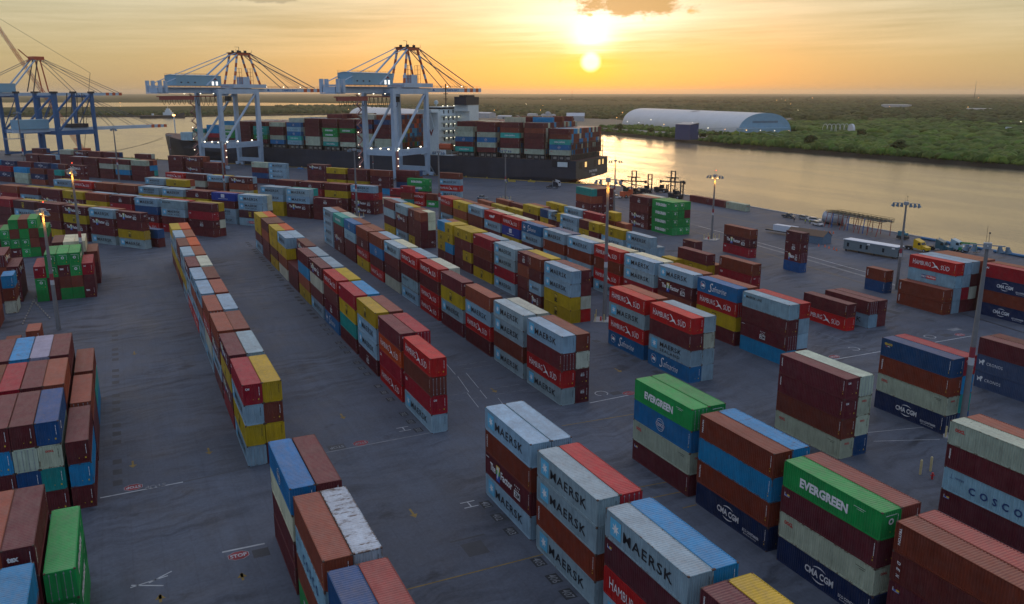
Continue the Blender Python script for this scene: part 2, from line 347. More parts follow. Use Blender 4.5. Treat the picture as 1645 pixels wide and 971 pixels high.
for n, (a, t) in enumerate(((-304.5, 'MX'), (-292, 'TX'), (-279.4, 'OC'))): stack('U', a, 231.2, t, S40, 'quay', n, 0)
# blocks along the left edge (their right-hand long sides face the lane)
LB = [-114.2, -127.9, -141.6]
for j, ts in enumerate((('MX BL MX','MX TX RB','BL TE BR'), ('MX TE OC NB','MX MX MX RB','MX MX MX MX'), ('MX NV OC MX','MX MX MX MX','MX MX MX GP'), ('MX MX BL MX','MX MX MX CR','MX MX MX BL'), ('MX MX MX MX','MX MX MX BR','MX MX MX MX'))):
    for k, t in enumerate(ts): stack('U', LB[k], -8.9 - (.3 if j else 0) - 2.5*j, t, S40, 'LM', k, j, 1)
for j, ts in enumerate((('EG EG EG',), ('MX MX MX TE2',), ('MX MX MX RB',), ('MX MX MX MX',))):
    stack('U', -84.7, -9.3 - (.2 if j else 0) - 2.5*j, ts[0].replace('TE2', 'XT'), S40, 'LN', 0, j, 1)
for j, t in enumerate(('MX MX MX BL', 'MX MX MX MK', 'MX MX MX MX')): stack('U', -71.0, -12.0 - 2.5*j, t, S40, 'LN', 1, j, 1, 0, 2.6)
stack('U', -71.0, -9.3, 'MX CR', S40, 'LN', 1, 3, 1)
for j, t in enumerate(('XT MX CR', 'EE BR EG EG', 'EE BR XT EG', 'MX MX EG EG', 'EE EG CR')): stack('U', -229.7, -10.4 - 2.5*j, t, S40, 'LQ', 0, j, 1, 0, 2.75)
for j, t in enumerate(('MX MX BT', 'MX MX MX GC', 'MX MX MX GC', 'MX MX MX XT')): stack('U', -245.2, -9.6 - 2.5*j, t, S40, 'LQ', 1, j, 1)
for j, t in enumerate(('MX MX EE', 'EE BR BR EG', 'EG EG EE EE2', 'XT EG BR EE', 'MX EG EG', 'MX MX MX', 'MX MX MX')): stack('U', -293.2, -23.6 - 2.5*j, t.replace('EE2', 'BR'), S40, 'LG', 0, j, 1 if j < 3 else 0)
for j, t in enumerate(('ZF ZF ZF', 'MX MX RB ZF', 'MX MX MX')): stack('U', -231.5, -25.9 - 2.5*j, t, S40, 'LZ', 0, j, 1)
stack('U', -214.5, -26.0, 'GY BR BL', S20, 'LZ', 1, 0, 1)
for j, t in enumerate(('TR TR TR TR', 'MX MX MX MX')): stack('U', -203.5, -28.2 - 2.5*j, t, S40, 'LZ', 2, j, 1)
stack('U', -185.2, -19.6, 'RB', S20, 'loose', 0, 0, 1); stack('U', -177, -22.5, 'BR', S20, 'loose', 1, 0, 1)
# slanted rows (old quay direction)
PP = -13.9
row('A', 'P', -237.3, 166.4, PP, [('0','MK MC MX ZF'),('1','MK TX ZF MK','MX MX MX RB'),('2','MX ZF MC ZF','MX MX MX MC'),('3','MC ZM BR MX','MX MX MX MX'),('4','MX MX MK MM','MX MX MX MC'),('5','MX MX MX CR','MX MX MX CR'),('6','MX MX MX CR')])
stack('P', -229.9, 170.6, 'MX NB', S20, 'A', 0, 2)
row('B', 'P', -235.2, 192.2, PP, [('0','MX ZM CR MX','MX GY MX MC'),('1','CR MX MS ML','MX MX MX HS'),('2','HS ZF NV MK','MX MX MX RB'),('3','MX MX CR ZM','MX MX MX MK'),('4','MX MX MC RB','MX MX MX MK'),('5','MX MX ZF MC','MX MX MX RB'),('6','MX MX ZF MX','MX MX MX MC'),('7','MX MX MK MX','MX MX MX MC'),('8','MX MX CR RB','MX MX MX RB')])
row('C', 'P', -237.3, 216.4, PP, [('0','PN MM MS MK','MX MX GY GY'),('1','MK MS MX NY','MX MX MX RB'),('2','MX MX MC ZM','MX MX MX RB'),('3','MX MX MC MK','MX MX MX MK'),('4','MX MX MC MS','MX MX MX MK'),('5','MX MX MX BR','MX MX MX RB'),('6','MX MX MX TR','MX MX MX RB'),('7','MX MX MX HS','MX MX MX MK'),('8','MX MX MC MK','MX MX MX MC')])
row('D', 'P', -236.9, 240.4, PP, [('-1','MX MX ZM'),('0','MX ZF MK MK','MX MX CR TE'),('1','MC MC MK MK','MX MX MX MK'),('5','MX MX MX MC','MX MX GY RB'),('6','MX MX MX MS','MX MX MX GY')])
row('E', 'P', -236.0, 261.6, PP, [('-1','ZF ZF CR MS','MX MX HS MX'),('0','MX MX MC MX','MX MX MX RB'),('1','MX MX CR ZM','MX MX MX RB'),('2','MX MX MX MX','MX MX MX MX'),('4','MX GY RB ZF','MX MC ZE MK'),('5','MX MX TR MK','MX MX MX MC'),('6','MX MX GY MX','MX MX MX MK'),('7','MX MX MC HS','MX MX MX MK')])
for n, (p, q, t, c) in enumerate(((-344, 325, 'MX NV MX OC', ''), (-331.5, 325, 'MX MK MK MK', ''), (-307, 328, 'ZF MX MX ZF', 'MX MX MX MX'), (-285, 318, 'MC MC MX MC', ''), (-271, 317.5, 'MC MC MX MX', 'MX MX MX MX'),
        (-258, 318.5, 'BL ZM ZM BR', ''), (-246.5, 324, 'MX NV MX MX', 'MX MX BR NV'), (-222, 324, 'MK HS MK BR', ''), (-235.5, 318, 'MX EG EG', ''), (-218.5, 290, 'TE BR CR', ''), (-213, 291.5, 'HS HS', ''), (-206, 291.5, 'EG BR', ''), (-229, 289, 'GC', 'HS'), (-232, 300, 'MX CR', 'NV NV'), (-296, 300, 'MX MX', ''))):
    L = S20 if n in (9, 10, 11) else S40
    stack('P', p, q, t, L, 'F', n, 0)
    if c: stack('P', p, q + 2.5, c, L, 'F', n, 1)
row('H', 'P', -412, 262.5, -15, [('0','MX MX ZF','MX MX ZF ZF'),('1a','MX MX MX','MX MX MX NV'),('1b','MX MX TE','MX MX MX MX'),('2','RB CM BR','MX MX MX CM'),('3','OC OC BL','MX MX MX MX'),('4','MX CM CR','MX MX MX CM'),('5','BL BL NV','MX MX MX BL')])
row('I', 'P', -410.5, 300.5, -14, [('0','MX MX MX OC','MX MX BL MX','MX TE BL RB'),('1','MX BL OC MX','MX BL OC GY','MX MX TE EG'),('2','MX MX GY MX','MX MX MX MX','MX MX MX MK'),('3','MX MX MX MX','MX MX MX MX'),('4','MX MX MX MX','MX MX MX MK'),('6','MX MX MX MX','MX MX MX MK'),('7','MX MX MX ZM','MX MX MX MX')])
row('J', 'P', -407, 334, -15, [('-1','MX MX MX','MX MX RB'),('0','MX ZF BR ZF','MX MX ZE RB','MX MX RB BR'),('1','MX MX MX ZM','MX MX MX BR'),('3','MX MX MX MX','MX MX MX GY'),('5','MX MX MX MX','MX MX MX NV'),('6','MX MX MX MX','MX MX MX RB'),('7','MX MX MX ZF','MX MX MX MX'),('8','MX MX MX GY','MX MX MX TE'),('10','MX MX MX MX','MX MX MX NV')])
# deck cargo of the moored ship (rows of 17 across the beam)
import random as _rd
_r = _rd.Random(11)
SHIP_Q, SHIP_Z = 411.6, 14.3
def bay(p, near, other, base=SHIP_Z, ncol=17, full=False, name='bay'):
    t = near.split(); stack('P', p, SHIP_Q, near, S40, 'ship', name, 0, 0, base)
    for j in range(1, ncol):
        h = other if not isinstance(other, (list, tuple)) else other[j % len(other)]
        pool = 'MX MX BR RB MX OC GY BL BR CO MX GC' if full != 2 else 'MX BR RB MX BR RB MX MX NV HO EE RB MC BL'
        tt = ' '.join(_r.choice(pool.split()) for _ in range(h))
        stack('P', p, SHIP_Q + 2.5*j, tt, S40, 'ship', name, j, 0, base)
bay(-208.2, 'OC CO CS BR MX', 5, full=1, name=1)
bay(-223.8, 'OC MX MX MX BR MX', [6,6,6,6,7], name=2); bay(-239.2, 'OC MX MX CS BR MX', [6,6,7,6], name=3)
bay(-254.6, 'MX OC CO OC MX MX', 6, name=4); bay(-269.6, 'CS MX CO OC OC', [5,6], name=5)
bay(-328.6, 'OC OC MX MX MX NV', [6,7,7,7], full=2, name=6); bay(-342.4, 'OC OC OC MX NV MX', 7, name=7); bay(-356.2, 'OC MX MX EG MX MX', 6, name=8)
bay(-370.3, 'CS OC EG EG MX MX', [6,6,7,7], name=9); bay(-385.2, 'OC OC MX MX MX MX', 6, name=10); bay(-401, 'CG CS CO CG CO', [5,6], name=11)
bay(-416.5, 'CO OC MX MX OC', 5, name=12); bay(-431.5, 'MX EG CS CS MX', 5, name=13); bay(-446.5, 'MX MX MX MX MX', 5, name=14); bay(-461.5, 'MX EG EG GC', 5, name=15)
bay(-476.5, 'MX CR BL BL', 4, name=16, ncol=15); bay(-491, 'GC GC TE', 3, name=17, ncol=12); bay(-504, 'GS GS', 2, name=18, ncol=8)
#LAYOUT-END

# which containers show largest from the photograph's standpoint: those become things of their own
def show_area():
    w, hh = 683, 403; sc = w/1645; cp, sp = math.cos(R(14.17)), math.sin(R(14.17))
    zb = np.full((hh, w), 1e9); ib = np.full((hh, w), -1)
    for i, c in enumerate(CON):
        st, fr, a, b, z, L = c[:6]
        o = P(a, b, z) if fr == 'U' else Q(a, b, z); ax, ay = (U, V) if fr == 'U' else (UP, VP); c8 = []
        for k in range(8):
            p = o + ax*(L if k & 1 else 0) + ay*(2.44 if k & 2 else 0); x, y, zz = p.x, p.y, p.z + (2.8 if k & 4 else 0) - 47.53
            d = y*cp - zz*sp; c8.append(((822.5 + 1333.9*x/d)*sc, (485.5 - 1333.9*(y*sp + zz*cp)/d)*sc, d))
        if min(q[2] for q in c8) < 5: continue
        for q4 in ((4, 5, 7, 6), (0, 1, 5, 4), (2, 3, 7, 6), (1, 3, 7, 5)):
            for t in ((0, 1, 2), (0, 2, 3)):
                (ax_, ay_, ad), (bx_, by_, bd), (cx_, cy_, cd) = [c8[q4[m]] for m in t]
                x0, x1 = max(0, int(min(ax_, bx_, cx_))), min(w-1, int(max(ax_, bx_, cx_))+1); y0, y1 = max(0, int(min(ay_, by_, cy_))), min(hh-1, int(max(ay_, by_, cy_))+1)
                den = (by_-cy_)*(ax_-cx_) + (cx_-bx_)*(ay_-cy_)
                if x0 > x1 or y0 > y1 or abs(den) < 1e-9: continue
                X, Y = np.meshgrid(np.arange(x0, x1+1)+.5, np.arange(y0, y1+1)+.5)
                l1 = ((by_-cy_)*(X-cx_) + (cx_-bx_)*(Y-cy_))/den; l2 = ((cy_-ay_)*(X-cx_) + (ax_-cx_)*(Y-cy_))/den; l3 = 1-l1-l2
                D = 1/(l1/ad + l2/bd + l3/cd); zs = zb[y0:y1+1, x0:x1+1]; k = (l1 >= 0) & (l2 >= 0) & (l3 >= 0) & (D < zs)
                zs[k] = D[k]; ib[y0:y1+1, x0:x1+1][k] = i
    return np.bincount(ib[ib >= 0], minlength=len(CON))
AREA = show_area(); VIS = AREA > 0; TOPLIST = [int(i) for i in np.argsort(-AREA, kind='stable')[:312]]

# ---------------------------------------------------------------- ground, water, far land
def st_(o, label=None): o['kind'] = 'structure'; return o
def yard_mat():
    m, t, b = bsdf('worn_asphalt'); h = G(t); tc = nd(t, 'ShaderNodeTexCoord').outputs['Object']
    u = h.dot(tc, tuple(U)); v = h.dot(tc, tuple(V))
    big = h.noise(h.comb(u, v, 0.0), .030, 5, .6); mid = h.noise(h.comb(u, v, 3.0), .25, 5, .65); fine = h.noise(h.comb(u, v, 7.0), 2.6, 4, .7)
    wob = h.noise(h.comb(u, v, 5.0), .05, 3); wv = h.noise(h.comb(u, v, 9.0), .11, 3)
    u2 = h.m('ADD', u, h.m('MULTIPLY', wv, 7.0)); v2 = h.m('ADD', v, h.m('MULTIPLY', wob, 9.0))
    sk = h.noise(h.comb(h.m('MULTIPLY', h.m('ADD', u2, h.m('MULTIPLY', v, .16)), .62), h.m('MULTIPLY', v, .065), 0.0), 1.0, 5, .62)     # tyre scrubbing across the lanes
    sk2 = h.noise(h.comb(h.m('MULTIPLY', u, .05), h.m('MULTIPLY', v2, .55), 4.0), 1.0, 4, .6)
    f = h.m('ADD', h.m('ADD', h.lin(big, .3, .7, .74, 1.20), h.lin(mid, .3, .7, -.17, .15)), h.m('ADD', h.lin(fine, .3, .7, -.12, .12), h.m('ADD', h.m('MULTIPLY', h.lin(sk, .32, .58, -.46, .14), h.sm(wob, .40, .62, .10, 1.0)), h.m('MULTIPLY', h.lin(sk2, .34, .62, -.12, .05), h.sm(big, .4, .6, .2, 1.0)))))
    c = h.vm('MULTIPLY', (.084, .095, .118), h.comb(f, f, f)).outputs[0]
    oil = h.sm(h.noise(h.comb(u, h.m('MULTIPLY', v, .55), 11.0), .16, 5, .7), .60, .72)
    c = h.mix(h.m('MULTIPLY', oil, .62), c, (.022, .022, .024))
    pale = h.sm(h.noise(h.comb(h.m('MULTIPLY', u, .4), v, 21.0), .035, 4, .6), .58, .72)
    c = h.mix(h.m('MULTIPLY', pale, .30), c, (.15, .145, .14))
    brick = nd(t, 'ShaderNodeTexBrick'); t.links.new(h.comb(h.m('MULTIPLY', u, .085), h.m('MULTIPLY', v, .085), 0.0), brick.inputs[0])
    brick.inputs['Scale'].default_value = 1; brick.inputs['Mortar Size'].default_value = .006; brick.inputs['Color1'].default_value = (0,0,0,1); brick.inputs['Color2'].default_value = (0,0,0,1); brick.inputs['Mortar'].default_value = (1,1,1,1)
    c = h.mix(h.m('MULTIPLY', brick.outputs['Color'], .10), c, (.03, .03, .033))
    t.links.new(c, b.inputs['Base Color']); t.links.new(h.lin(mid, .3, .7, .62, .85), b.inputs['Roughness']); b.inputs['Specular IOR Level'].default_value = .28
    return m
def poly(name, pts, z, m, skirt=None, kind='structure'):
    mb = MB(); n = len(pts); mb.add([(x, y, z) for x, y in pts], [tuple(range(n))])
    if skirt is not None: mb.add([(x, y, z) for x, y in pts] + [(x, y, skirt) for x, y in pts], [(i, i+n, (i+1) % n + n, (i+1) % n) for i in range(n)], 1)
    o = mb.build(name, m if isinstance(m, list) else [m]); bm = bmesh.new(); bm.from_mesh(o.data)
    bmesh.ops.triangulate(bm, faces=[f for f in bm.faces if len(f.verts) > 4]); bm.to_mesh(o.data); bm.free()
    if kind: o['kind'] = kind
    return o
xy = lambda l: [tuple(v[:2]) for v in l]
M_YARD = yard_mat(); QE = 408.0; VE = 243.8
corner = P(-360.7, 243.8)
poly('container_yard', xy([P(260, -700), P(260, VE), corner, Q(-1500, QE), Q(-1700, -700)]), 0.0, [M_YARD, M_CONC], -4)
def water_mat():
    m, t, b = bsdf('channel_water'); h = G(t); tc = nd(t, 'ShaderNodeTexCoord').outputs['Object']; u = h.dot(tc, tuple(U)); v = h.dot(tc, tuple(V))
    b.inputs['Base Color'].default_value = (.085, .072, .045, 1); b.inputs['IOR'].default_value = 1.55; b.inputs['Roughness'].default_value = .2
    w1 = h.noise(h.comb(h.m('MULTIPLY', u, .16), h.m('MULTIPLY', v, .32), 0.0), 1.0, 5, .62); w2 = h.noise(h.comb(h.m('MULTIPLY', u, .007), h.m('MULTIPLY', v, .028), 2.0), 1.0, 3, .55)
    patch = h.sm(w2, .38, .62, .45, 1.0)
    bp = nd(t, 'ShaderNodeBump'); bp.inputs['Distance'].default_value = 1.0; t.links.new(h.m('MULTIPLY', patch, .60), bp.inputs['Strength']); t.links.new(w1, bp.inputs['Height']); t.links.new(bp.outputs[0], b.inputs['Normal'])
    t.links.new(h.m('MULTIPLY_ADD', patch, .10, .14), b.inputs['Roughness'])
    return m
M_WATER = water_mat()
poly('water', xy([P(900, 100), P(900, 1200), P(-2600, 1500), P(-4200, 200), P(-4200, -1600), P(-900, -1600)]), -2.5, M_WATER)
def land_mat():
    m, t, b = bsdf('far_green_land'); h = G(t); tc = nd(t, 'ShaderNodeTexCoord').outputs['Object']
    a = h.noise(tc, .0016, 5, .6); d = h.noise(tc, .012, 5, .65); e = h.noise(tc, .06, 4, .7)
    c = h.mix(h.sm(a, .40, .62), (.030, .046, .014), (.060, .066, .026)); c = h.mix(h.sm(d, .45, .62, 0, .75), c, (.020, .030, .012)); c = h.mix(h.sm(e, .5, .7, 0, .5), c, (.085, .082, .040))
    t.links.new(c, b.inputs['Base Color']); b.inputs['Roughness'].default_value = 1; b.inputs['Specular IOR Level'].default_value = .05
    bp = nd(t, 'ShaderNodeBump'); bp.inputs['Distance'].default_value = 5; bp.inputs['Strength'].default_value = .8; t.links.new(h.noise(tc, .08, 4, .7), bp.inputs['Height']); t.links.new(bp.outputs[0], b.inputs['Normal'])
    return m
M_LAND = land_mat(); M_MUD = mat('bank_mud', (.06, .05, .035), .9)
BANK = [(900, 548), (250, 546), (-100, 543), (-360, 545), (-520, 533), (-670, 529), (-780, 540), (-900, 551), (-1112, 541), (-1421, 517), (-1700, 506), (-1953, 497), (-1930, 300), (-1897, 139), (-1990, -40), (-2063, -214), (-2300, -700), (-2500, -1500)]
FARC = []
for k in range(25):
    a = R(-62 + 124*k/24); FARC.append((30000*math.sin(a), 30000*math.cos(a)))
poly('far_land', xy([P(u, v) for u, v in BANK]) + FARC, 0.3, [M_LAND, M_MUD], -3)
M_LAG = mat('lagoon_water', (.03, .035, .03), .05, 0, None, 0, .05, .01)
LAGOONS = [[(-3211, -329), (-3217, 219), (-3255, 457), (-2966, 755), (-3493, 1105), (-4200, 591), (-4702, -479), (-4500, -1200), (-3200, -1300)]]
for L_ in LAGOONS: poly('water', xy([P(u, v) for u, v in L_]), 0.35, M_LAG)
def from_px(x, y, z=0.3):
    X, Y = x - 822.5, y - 485.5; cp, sp = math.cos(R(14.17)), math.sin(R(14.17)); dy = 1333.9*cp - Y*sp; dz = -1333.9*sp - Y*cp; t = (z - 47.53)/dz
    return Vector((X*t, dy*t, 0))
# ponds and cleared ground seen as pale streaks (plan coordinates, metres)
for nm, pts, m in (('water', [(-1300, 830), (-1180, 1010), (-1215, 1045), (-1345, 850)], M_LAG), ('water', [(-4300, 2950), (-4500, 3650), (-4800, 3650), (-4650, 2900)], M_LAG),
        ('clearing', [(-1130, 560), (-960, 600), (-1010, 700), (-1330, 830), (-1600, 720), (-1650, 560), (-1430, 522)], mat('cleared_sand', (.17, .145, .10), .95, 0, None, 0, .3, .03)),
        ('meadow', [(-1500, 880), (-1430, 1080), (-1560, 1120), (-1640, 900)], mat('meadow_grass', (.10, .12, .035), 1, 0, None, 0, .3, .03))):
    poly(nm, xy([P(*p) for p in pts]), 0.42 if nm == 'water' else .36, m)
M_ROAD = mat('pale_far_road', (.20, .19, .17), .9, 0, None, 0, .2, .05)
def ribbon(name, pts, w, z, m):
    mb = MB(); vs = []
    for i, p in enumerate(pts):
        a = Vector(pts[max(i-1, 0)]); b = Vector(pts[min(i+1, len(pts)-1)]); d = (b - a).normalized(); n = Vector((-d.y, d.x)) * w/2
        vs += [(p[0]+n.x, p[1]+n.y, z), (p[0]-n.x, p[1]-n.y, z)]
    mb.add(vs, [(2*i+1, 2*i+3, 2*i+2, 2*i) for i in range(len(pts)-1)]); return st_(mb.build(name, m))
ribbon('road', xy([P(*p) for p in ((-1450, 560), (-1180, 620), (-1000, 610), (-860, 585), (-700, 570), (-560, 590), (-400, 640))]), 13, .46, M_ROAD)
ribbon('road', xy([P(*p) for p in ((-1000, 640), (-900, 610), (-800, 590), (-720, 580))]), 26, .44, M_ROAD)
ribbon('road', xy([P(*p) for p in ((-1350, 1320), (-1100, 1000), (-900, 1050), (-705, 1010), (-560, 870), (-380, 860), (-200, 900))]), 14, .46, M_ROAD)
ribbon('road', xy([P(*p) for p in ((-2900, 900), (-2300, 760), (-1900, 700), (-1600, 640), (-1450, 560))]), 12, .46, M_ROAD)

# ---- foliage masses (uncountable mangrove and woods)
def leaf_mat(name, c1, c2):
    m, t, b = bsdf(name); h = G(t); tc = nd(t, 'ShaderNodeTexCoord').outputs['Object']
    va = nd(t, 'ShaderNodeVertexColor', layer_name='Col').outputs[0]
    n = h.noise(tc, .5, 4, .7); w = h.noise(tc, .014, 4, .65); c = h.mix(h.m('ADD', h.m('MULTIPLY', h.sm(n, .35, .65), .6), h.m('MULTIPLY', h.sm(w, .38, .62), .55)), c1, c2); c = h.vm('MULTIPLY', c, va).outputs[0]
    t.links.new(c, b.inputs['Base Color']); b.inputs['Roughness'].default_value = .75; b.inputs['Specular IOR Level'].default_value = .15
    return m
M_LEAF = leaf_mat('mangrove_leaves', (.030, .064, .010), (.082, .128, .020))
M_LEAFD = leaf_mat('dark_tree_leaves', (.026, .042, .012), (.058, .074, .020))
def clump_template(seed, sub, squash):
    r_ = np.random.default_rng(seed); bm = bmesh.new(); bmesh.ops.create_icosphere(bm, subdivisions=sub, radius=1)
    bmesh.ops.delete(bm, geom=[v for v in bm.verts if v.co.z < -.45], context='VERTS')
    for v in bm.verts:
        k = 1 + r_.uniform(-.30, .26); v.co *= k; v.co.z = v.co.z*squash + .25
    vs = np.array([v.co[:] for v in bm.verts]); bm.verts.index_update(); fs = np.array([[v.index for v in f.verts] for f in bm.faces]); bm.free()
    return vs, fs
TEMPL = [clump_template(i, 2, .8) for i in range(5)]; TEMPL1 = [clump_template(20+i, 1, .8) for i in range(4)]
def foliage(name, pts, rad, hgt, m, templ, label):
    """pts: Nx2 world xy; one merged mesh of leafy clumps"""
    VV, FF, CC, n0 = [], [], [], 0
    for i, (x, y) in enumerate(pts):
        tv, tf = templ[i % len(templ)]; a = rng.uniform(0, 6.28); r = rad[i]; hh = hgt[i]
        c_, s_ = math.cos(a), math.sin(a); v = np.empty_like(tv)
        v[:, 0] = (tv[:, 0]*c_ - tv[:, 1]*s_)*r + x; v[:, 1] = (tv[:, 0]*s_ + tv[:, 1]*c_)*r + y; v[:, 2] = tv[:, 2]*hh + .3
        v += rng.normal(0, .06, v.shape)*r*.5
        VV.append(v); FF.append(tf + n0); n0 += len(tv); b_ = rng.uniform(.62, 1.35); CC.append(np.tile([b_*rng.uniform(.85, 1.2), b_, b_*rng.uniform(.7, 1.1), 1], (len(tv), 1)))
    VV = np.concatenate(VV); FF = np.concatenate(FF); CC = np.concatenate(CC)
    me = bpy.data.meshes.new(name); me.vertices.add(len(VV)); me.vertices.foreach_set('co', VV.ravel()); me.loops.add(FF.size); me.loops.foreach_set('vertex_index', FF.ravel().astype(np.int32))
    me.polygons.add(len(FF)); me.polygons.foreach_set('loop_start', np.arange(0, FF.size, 3, dtype=np.int32)); me.update(calc_edges=True)
    at = me.color_attributes.new('Col', 'FLOAT_COLOR', 'POINT'); at.data.foreach_set('color', CC.ravel()); me.materials.append(m)
    o = link(me, name); tag(o, label, 'foliage', None, 'stuff'); return o
Uv, Vv = np.array(U[:2]), np.array(V[:2])
def inview(p, mg=.06):
    return (p[:, 1] > 50) & (np.abs(p[:, 0])/np.maximum(p[:, 1], 1) < .617 + mg)
bu = np.array([b[0] for b in BANK][::-1]); bv = np.array([b[1] for b in BANK][::-1])
def bank_v(u): o = np.argsort(bu[:14] if False else bu); return np.interp(u, bu[o], bv[o])
def keep(u, v):
    """leave buildings, roads and sheds clear"""
    k = np.ones(len(u), bool)
    ax = (u + 1107)/323*1.0; lv = 707 - 47*ax                       # big white shed
    k &= ~((u > -1150) & (u < -735) & (v > lv - 22) & (v < lv + 112))
    k &= ~((u > -1010) & (u < -690) & (v > 560) & (v < 634 - (u + 690)*-.10) & (v < 640) & (v > 562 + 0*u))
    k &= ~((u > -790) & (u < -640) & (v > 738) & (v < 800))
    k &= ~((u > -1680) & (u < -1010) & (v < 800))
    k &= ~((u > -752) & (u < -690) & (v < 566))
    k &= ~((u > -1365) & (u < -1165) & (v > 815) & (v < 1060))
    return k
def scatter(u0, u1, v0, v1, n, d0=0.0):
    u = rng.uniform(u0, u1, n); v = rng.uniform(v0, v1, n); v_ok = v > bank_v(u) + d0
    k = keep(u, v) & v_ok; u, v = u[k], v[k]; p = u[:, None]*Uv + v[:, None]*Vv; return p[inview(p)]
pts = [scatter(-760, 300, 545, 760, 13500, 2.5), scatter(-760, 300, 527, 556, 2600, 1.0), scatter(-1000, 300, 700, 1250, 11500)]
rr_ = [np.clip(rng.gamma(4, .78, len(pts[0])), 1.3, 8), rng.uniform(1.8, 4.8, len(pts[1])), np.clip(rng.gamma(4, 1.25, len(pts[2])), 2, 12)]
hh_ = [np.minimum(5.2, rr_[0]*rng.uniform(.55, 1.2, len(pts[0]))), np.minimum(5.5, rr_[1]*rng.uniform(.8, 1.5, len(pts[1]))), np.minimum(6, rr_[2]*rng.uniform(.4, .9, len(pts[2])))]
foliage('mangrove_forest', np.concatenate(pts), np.concatenate(rr_), np.concatenate(hh_), M_LEAF, TEMPL, 'dense green mangrove thicket filling the far bank of the channel')
pts = [scatter(-1200, -690, 527, 566, 700, 1.0), scatter(-1120, -760, 600, 700, 1500)]
pts[1] = pts[1][(pts[1] @ Vv) < 690 - (pts[1] @ Uv + 1107)*.147]
foliage('bank_scrub', np.concatenate(pts), rng.uniform(1.8, 4.2, sum(map(len, pts))), rng.uniform(1.6, 4.4, sum(map(len, pts))), M_LEAF, TEMPL, 'low scrub along the bank road before the white arched shed')
pts = [scatter(-2600, 400, 1100, 3000, 9000), scatter(-3000, -1300, 495, 1400, 3600), scatter(-6500, 500, 2500, 7000, 7500)]
nn = [len(p) for p in pts]
foliage('distant_woods', np.concatenate(pts), np.concatenate([rng.uniform(6, 15, nn[0]), rng.uniform(5, 12, nn[1]), rng.uniform(12, 34, nn[2])]), np.concatenate([rng.uniform(3, 9, nn[0]), rng.uniform(3, 8, nn[1]), rng.uniform(4, 12, nn[2])]), M_LEAFD, TEMPL1, 'dark woods stretching away to the hazy horizon')
pp_ = []
for u, v, du, dv, n in ((-2000, 60, 60, 160, 260), (-2080, 250, 90, 150, 420), (-2120, 430, 110, 150, 420), (-2150, -250, 60, 200, 160)):
    a = rng.normal(u, du*.5, n); b = rng.normal(v, dv*.6, n); k = (a < np.interp(b, [-214, 139, 497], [-2075, -1915, -1965]) - 6); pp_.append(a[k, None]*Uv + b[k, None]*Vv)
pp_ = np.concatenate(pp_); foliage('spit_woods', pp_, rng.uniform(4, 9, len(pp_)), rng.uniform(3, 9, len(pp_)), M_LEAFD, TEMPL1, 'dark trees massed along the spit across the basin')

# ---- painted marks on the yard (thin sheets above the asphalt)
M_MARK = mat('faded_white_paint', (.36, .37, .37), .8, 0, None, 0, .35, .6); M_MARKY = mat('faded_yellow_paint', (.20, .13, .03), .8, 0, None, 0, .4, .7)
M_MARKR = mat('faded_red_paint', (.23, .028, .035), .8, 0, None, 0, .3, .7); M_PATCH = mat('tar_patch', (.048, .050, .054), .8, 0, None, 0, .2, .5); M_FAINT = mat('worn_white_paint', (.17, .175, .18), .85, 0, None, 0, .4, .8)
MK = [M_MARK, M_MARKY, M_MARKR, M_PATCH, M_FAINT, mat('dark_number_plate', (.022,.024,.027), .8)]
mk = MB()
def line(a, b, w, mi=0, z=.005):
    a, b = P(*a), P(*b); d = (b - a).normalized(); n = Vector((-d.y, d.x, 0))*w/2
    mk.add([(*(a - n)[:2], z), (*(b - n)[:2], z), (*(b + n)[:2], z), (*(a + n)[:2], z)], [(0, 1, 2, 3)], mi)
def quad(u0, u1, v0, v1, mi, z=.005): mk.add([(*P(u, v)[:2], z) for u, v in ((u0, v0), (u1, v0), (u1, v1), (u0, v1))], [(0, 1, 2, 3)], mi)
def stop(u, v, flip=False, mi=2, r=1.15, faint=False):
    o = [(*P(u + r*.8*math.cos(R(22.5 + 45*i)), v + r*math.sin(R(22.5 + 45*i)))[:2], .005) for i in range(8)]; mk.add(o, [tuple(range(8))], 4 if faint else 0)
    o = [(*P(u + r*.76*math.cos(R(22.5 + 45*i)), v + r*.955*math.sin(R(22.5 + 45*i)))[:2], .009) for i in range(8)]; mk.add(o, [tuple(range(8))], mi)
    # readable from the lane: letters run across the lane
    ex, ey = (V, -U) if not flip else (-V, U)
    text(mk, 'STOP', P(u, v, .013) - ex*.85*r/1.15 - ey*.36, ex, ey, 1.7*r/1.15, .72, 4 if faint else 0, .03)
def arrow(u, v, s=1, d=1, mi=1):
    quad(u - 1.1*s, u + .3*s, v - .13, v + .13, mi); mk.add([(*P(u + .3*s*d, v - .5)[:2], .005), (*P(u + 1.2*s*d, v)[:2], .005), (*P(u + .3*s*d, v + .5)[:2], .005)], [(0, 1, 2) if d > 0 else (0, 2, 1)], mi)
def ring_g(u, v, r, w, a0=0, a1=360, mi=0):
    vs = []
    for i in range(21):
        t = R(a0 + (a1-a0)*i/20); vs += [(*P(u + r*math.cos(t), v + r*math.sin(t))[:2], .005), (*P(u + (r+w)*math.cos(t), v + (r+w)*math.sin(t))[:2], .005)]
    mk.add(vs, [(2*i, 2*i+1, 2*i+3, 2*i+2) for i in range(20)], mi)
stop(-83.5, 7.2); line((-84.9, 5.7), (-84.8, 10.1), .28); stop(-105.35, -2.5, True); line((-104.0, -6.2), (-104.25, 3.2), .25); line((-104.3, 3.2), (-104.9, 11), .2, 3)
text(mk, 'STOP', P(-105.0, -1.4, .005) + V*2.6, -V, U, 2.4, .9, 4, .02)
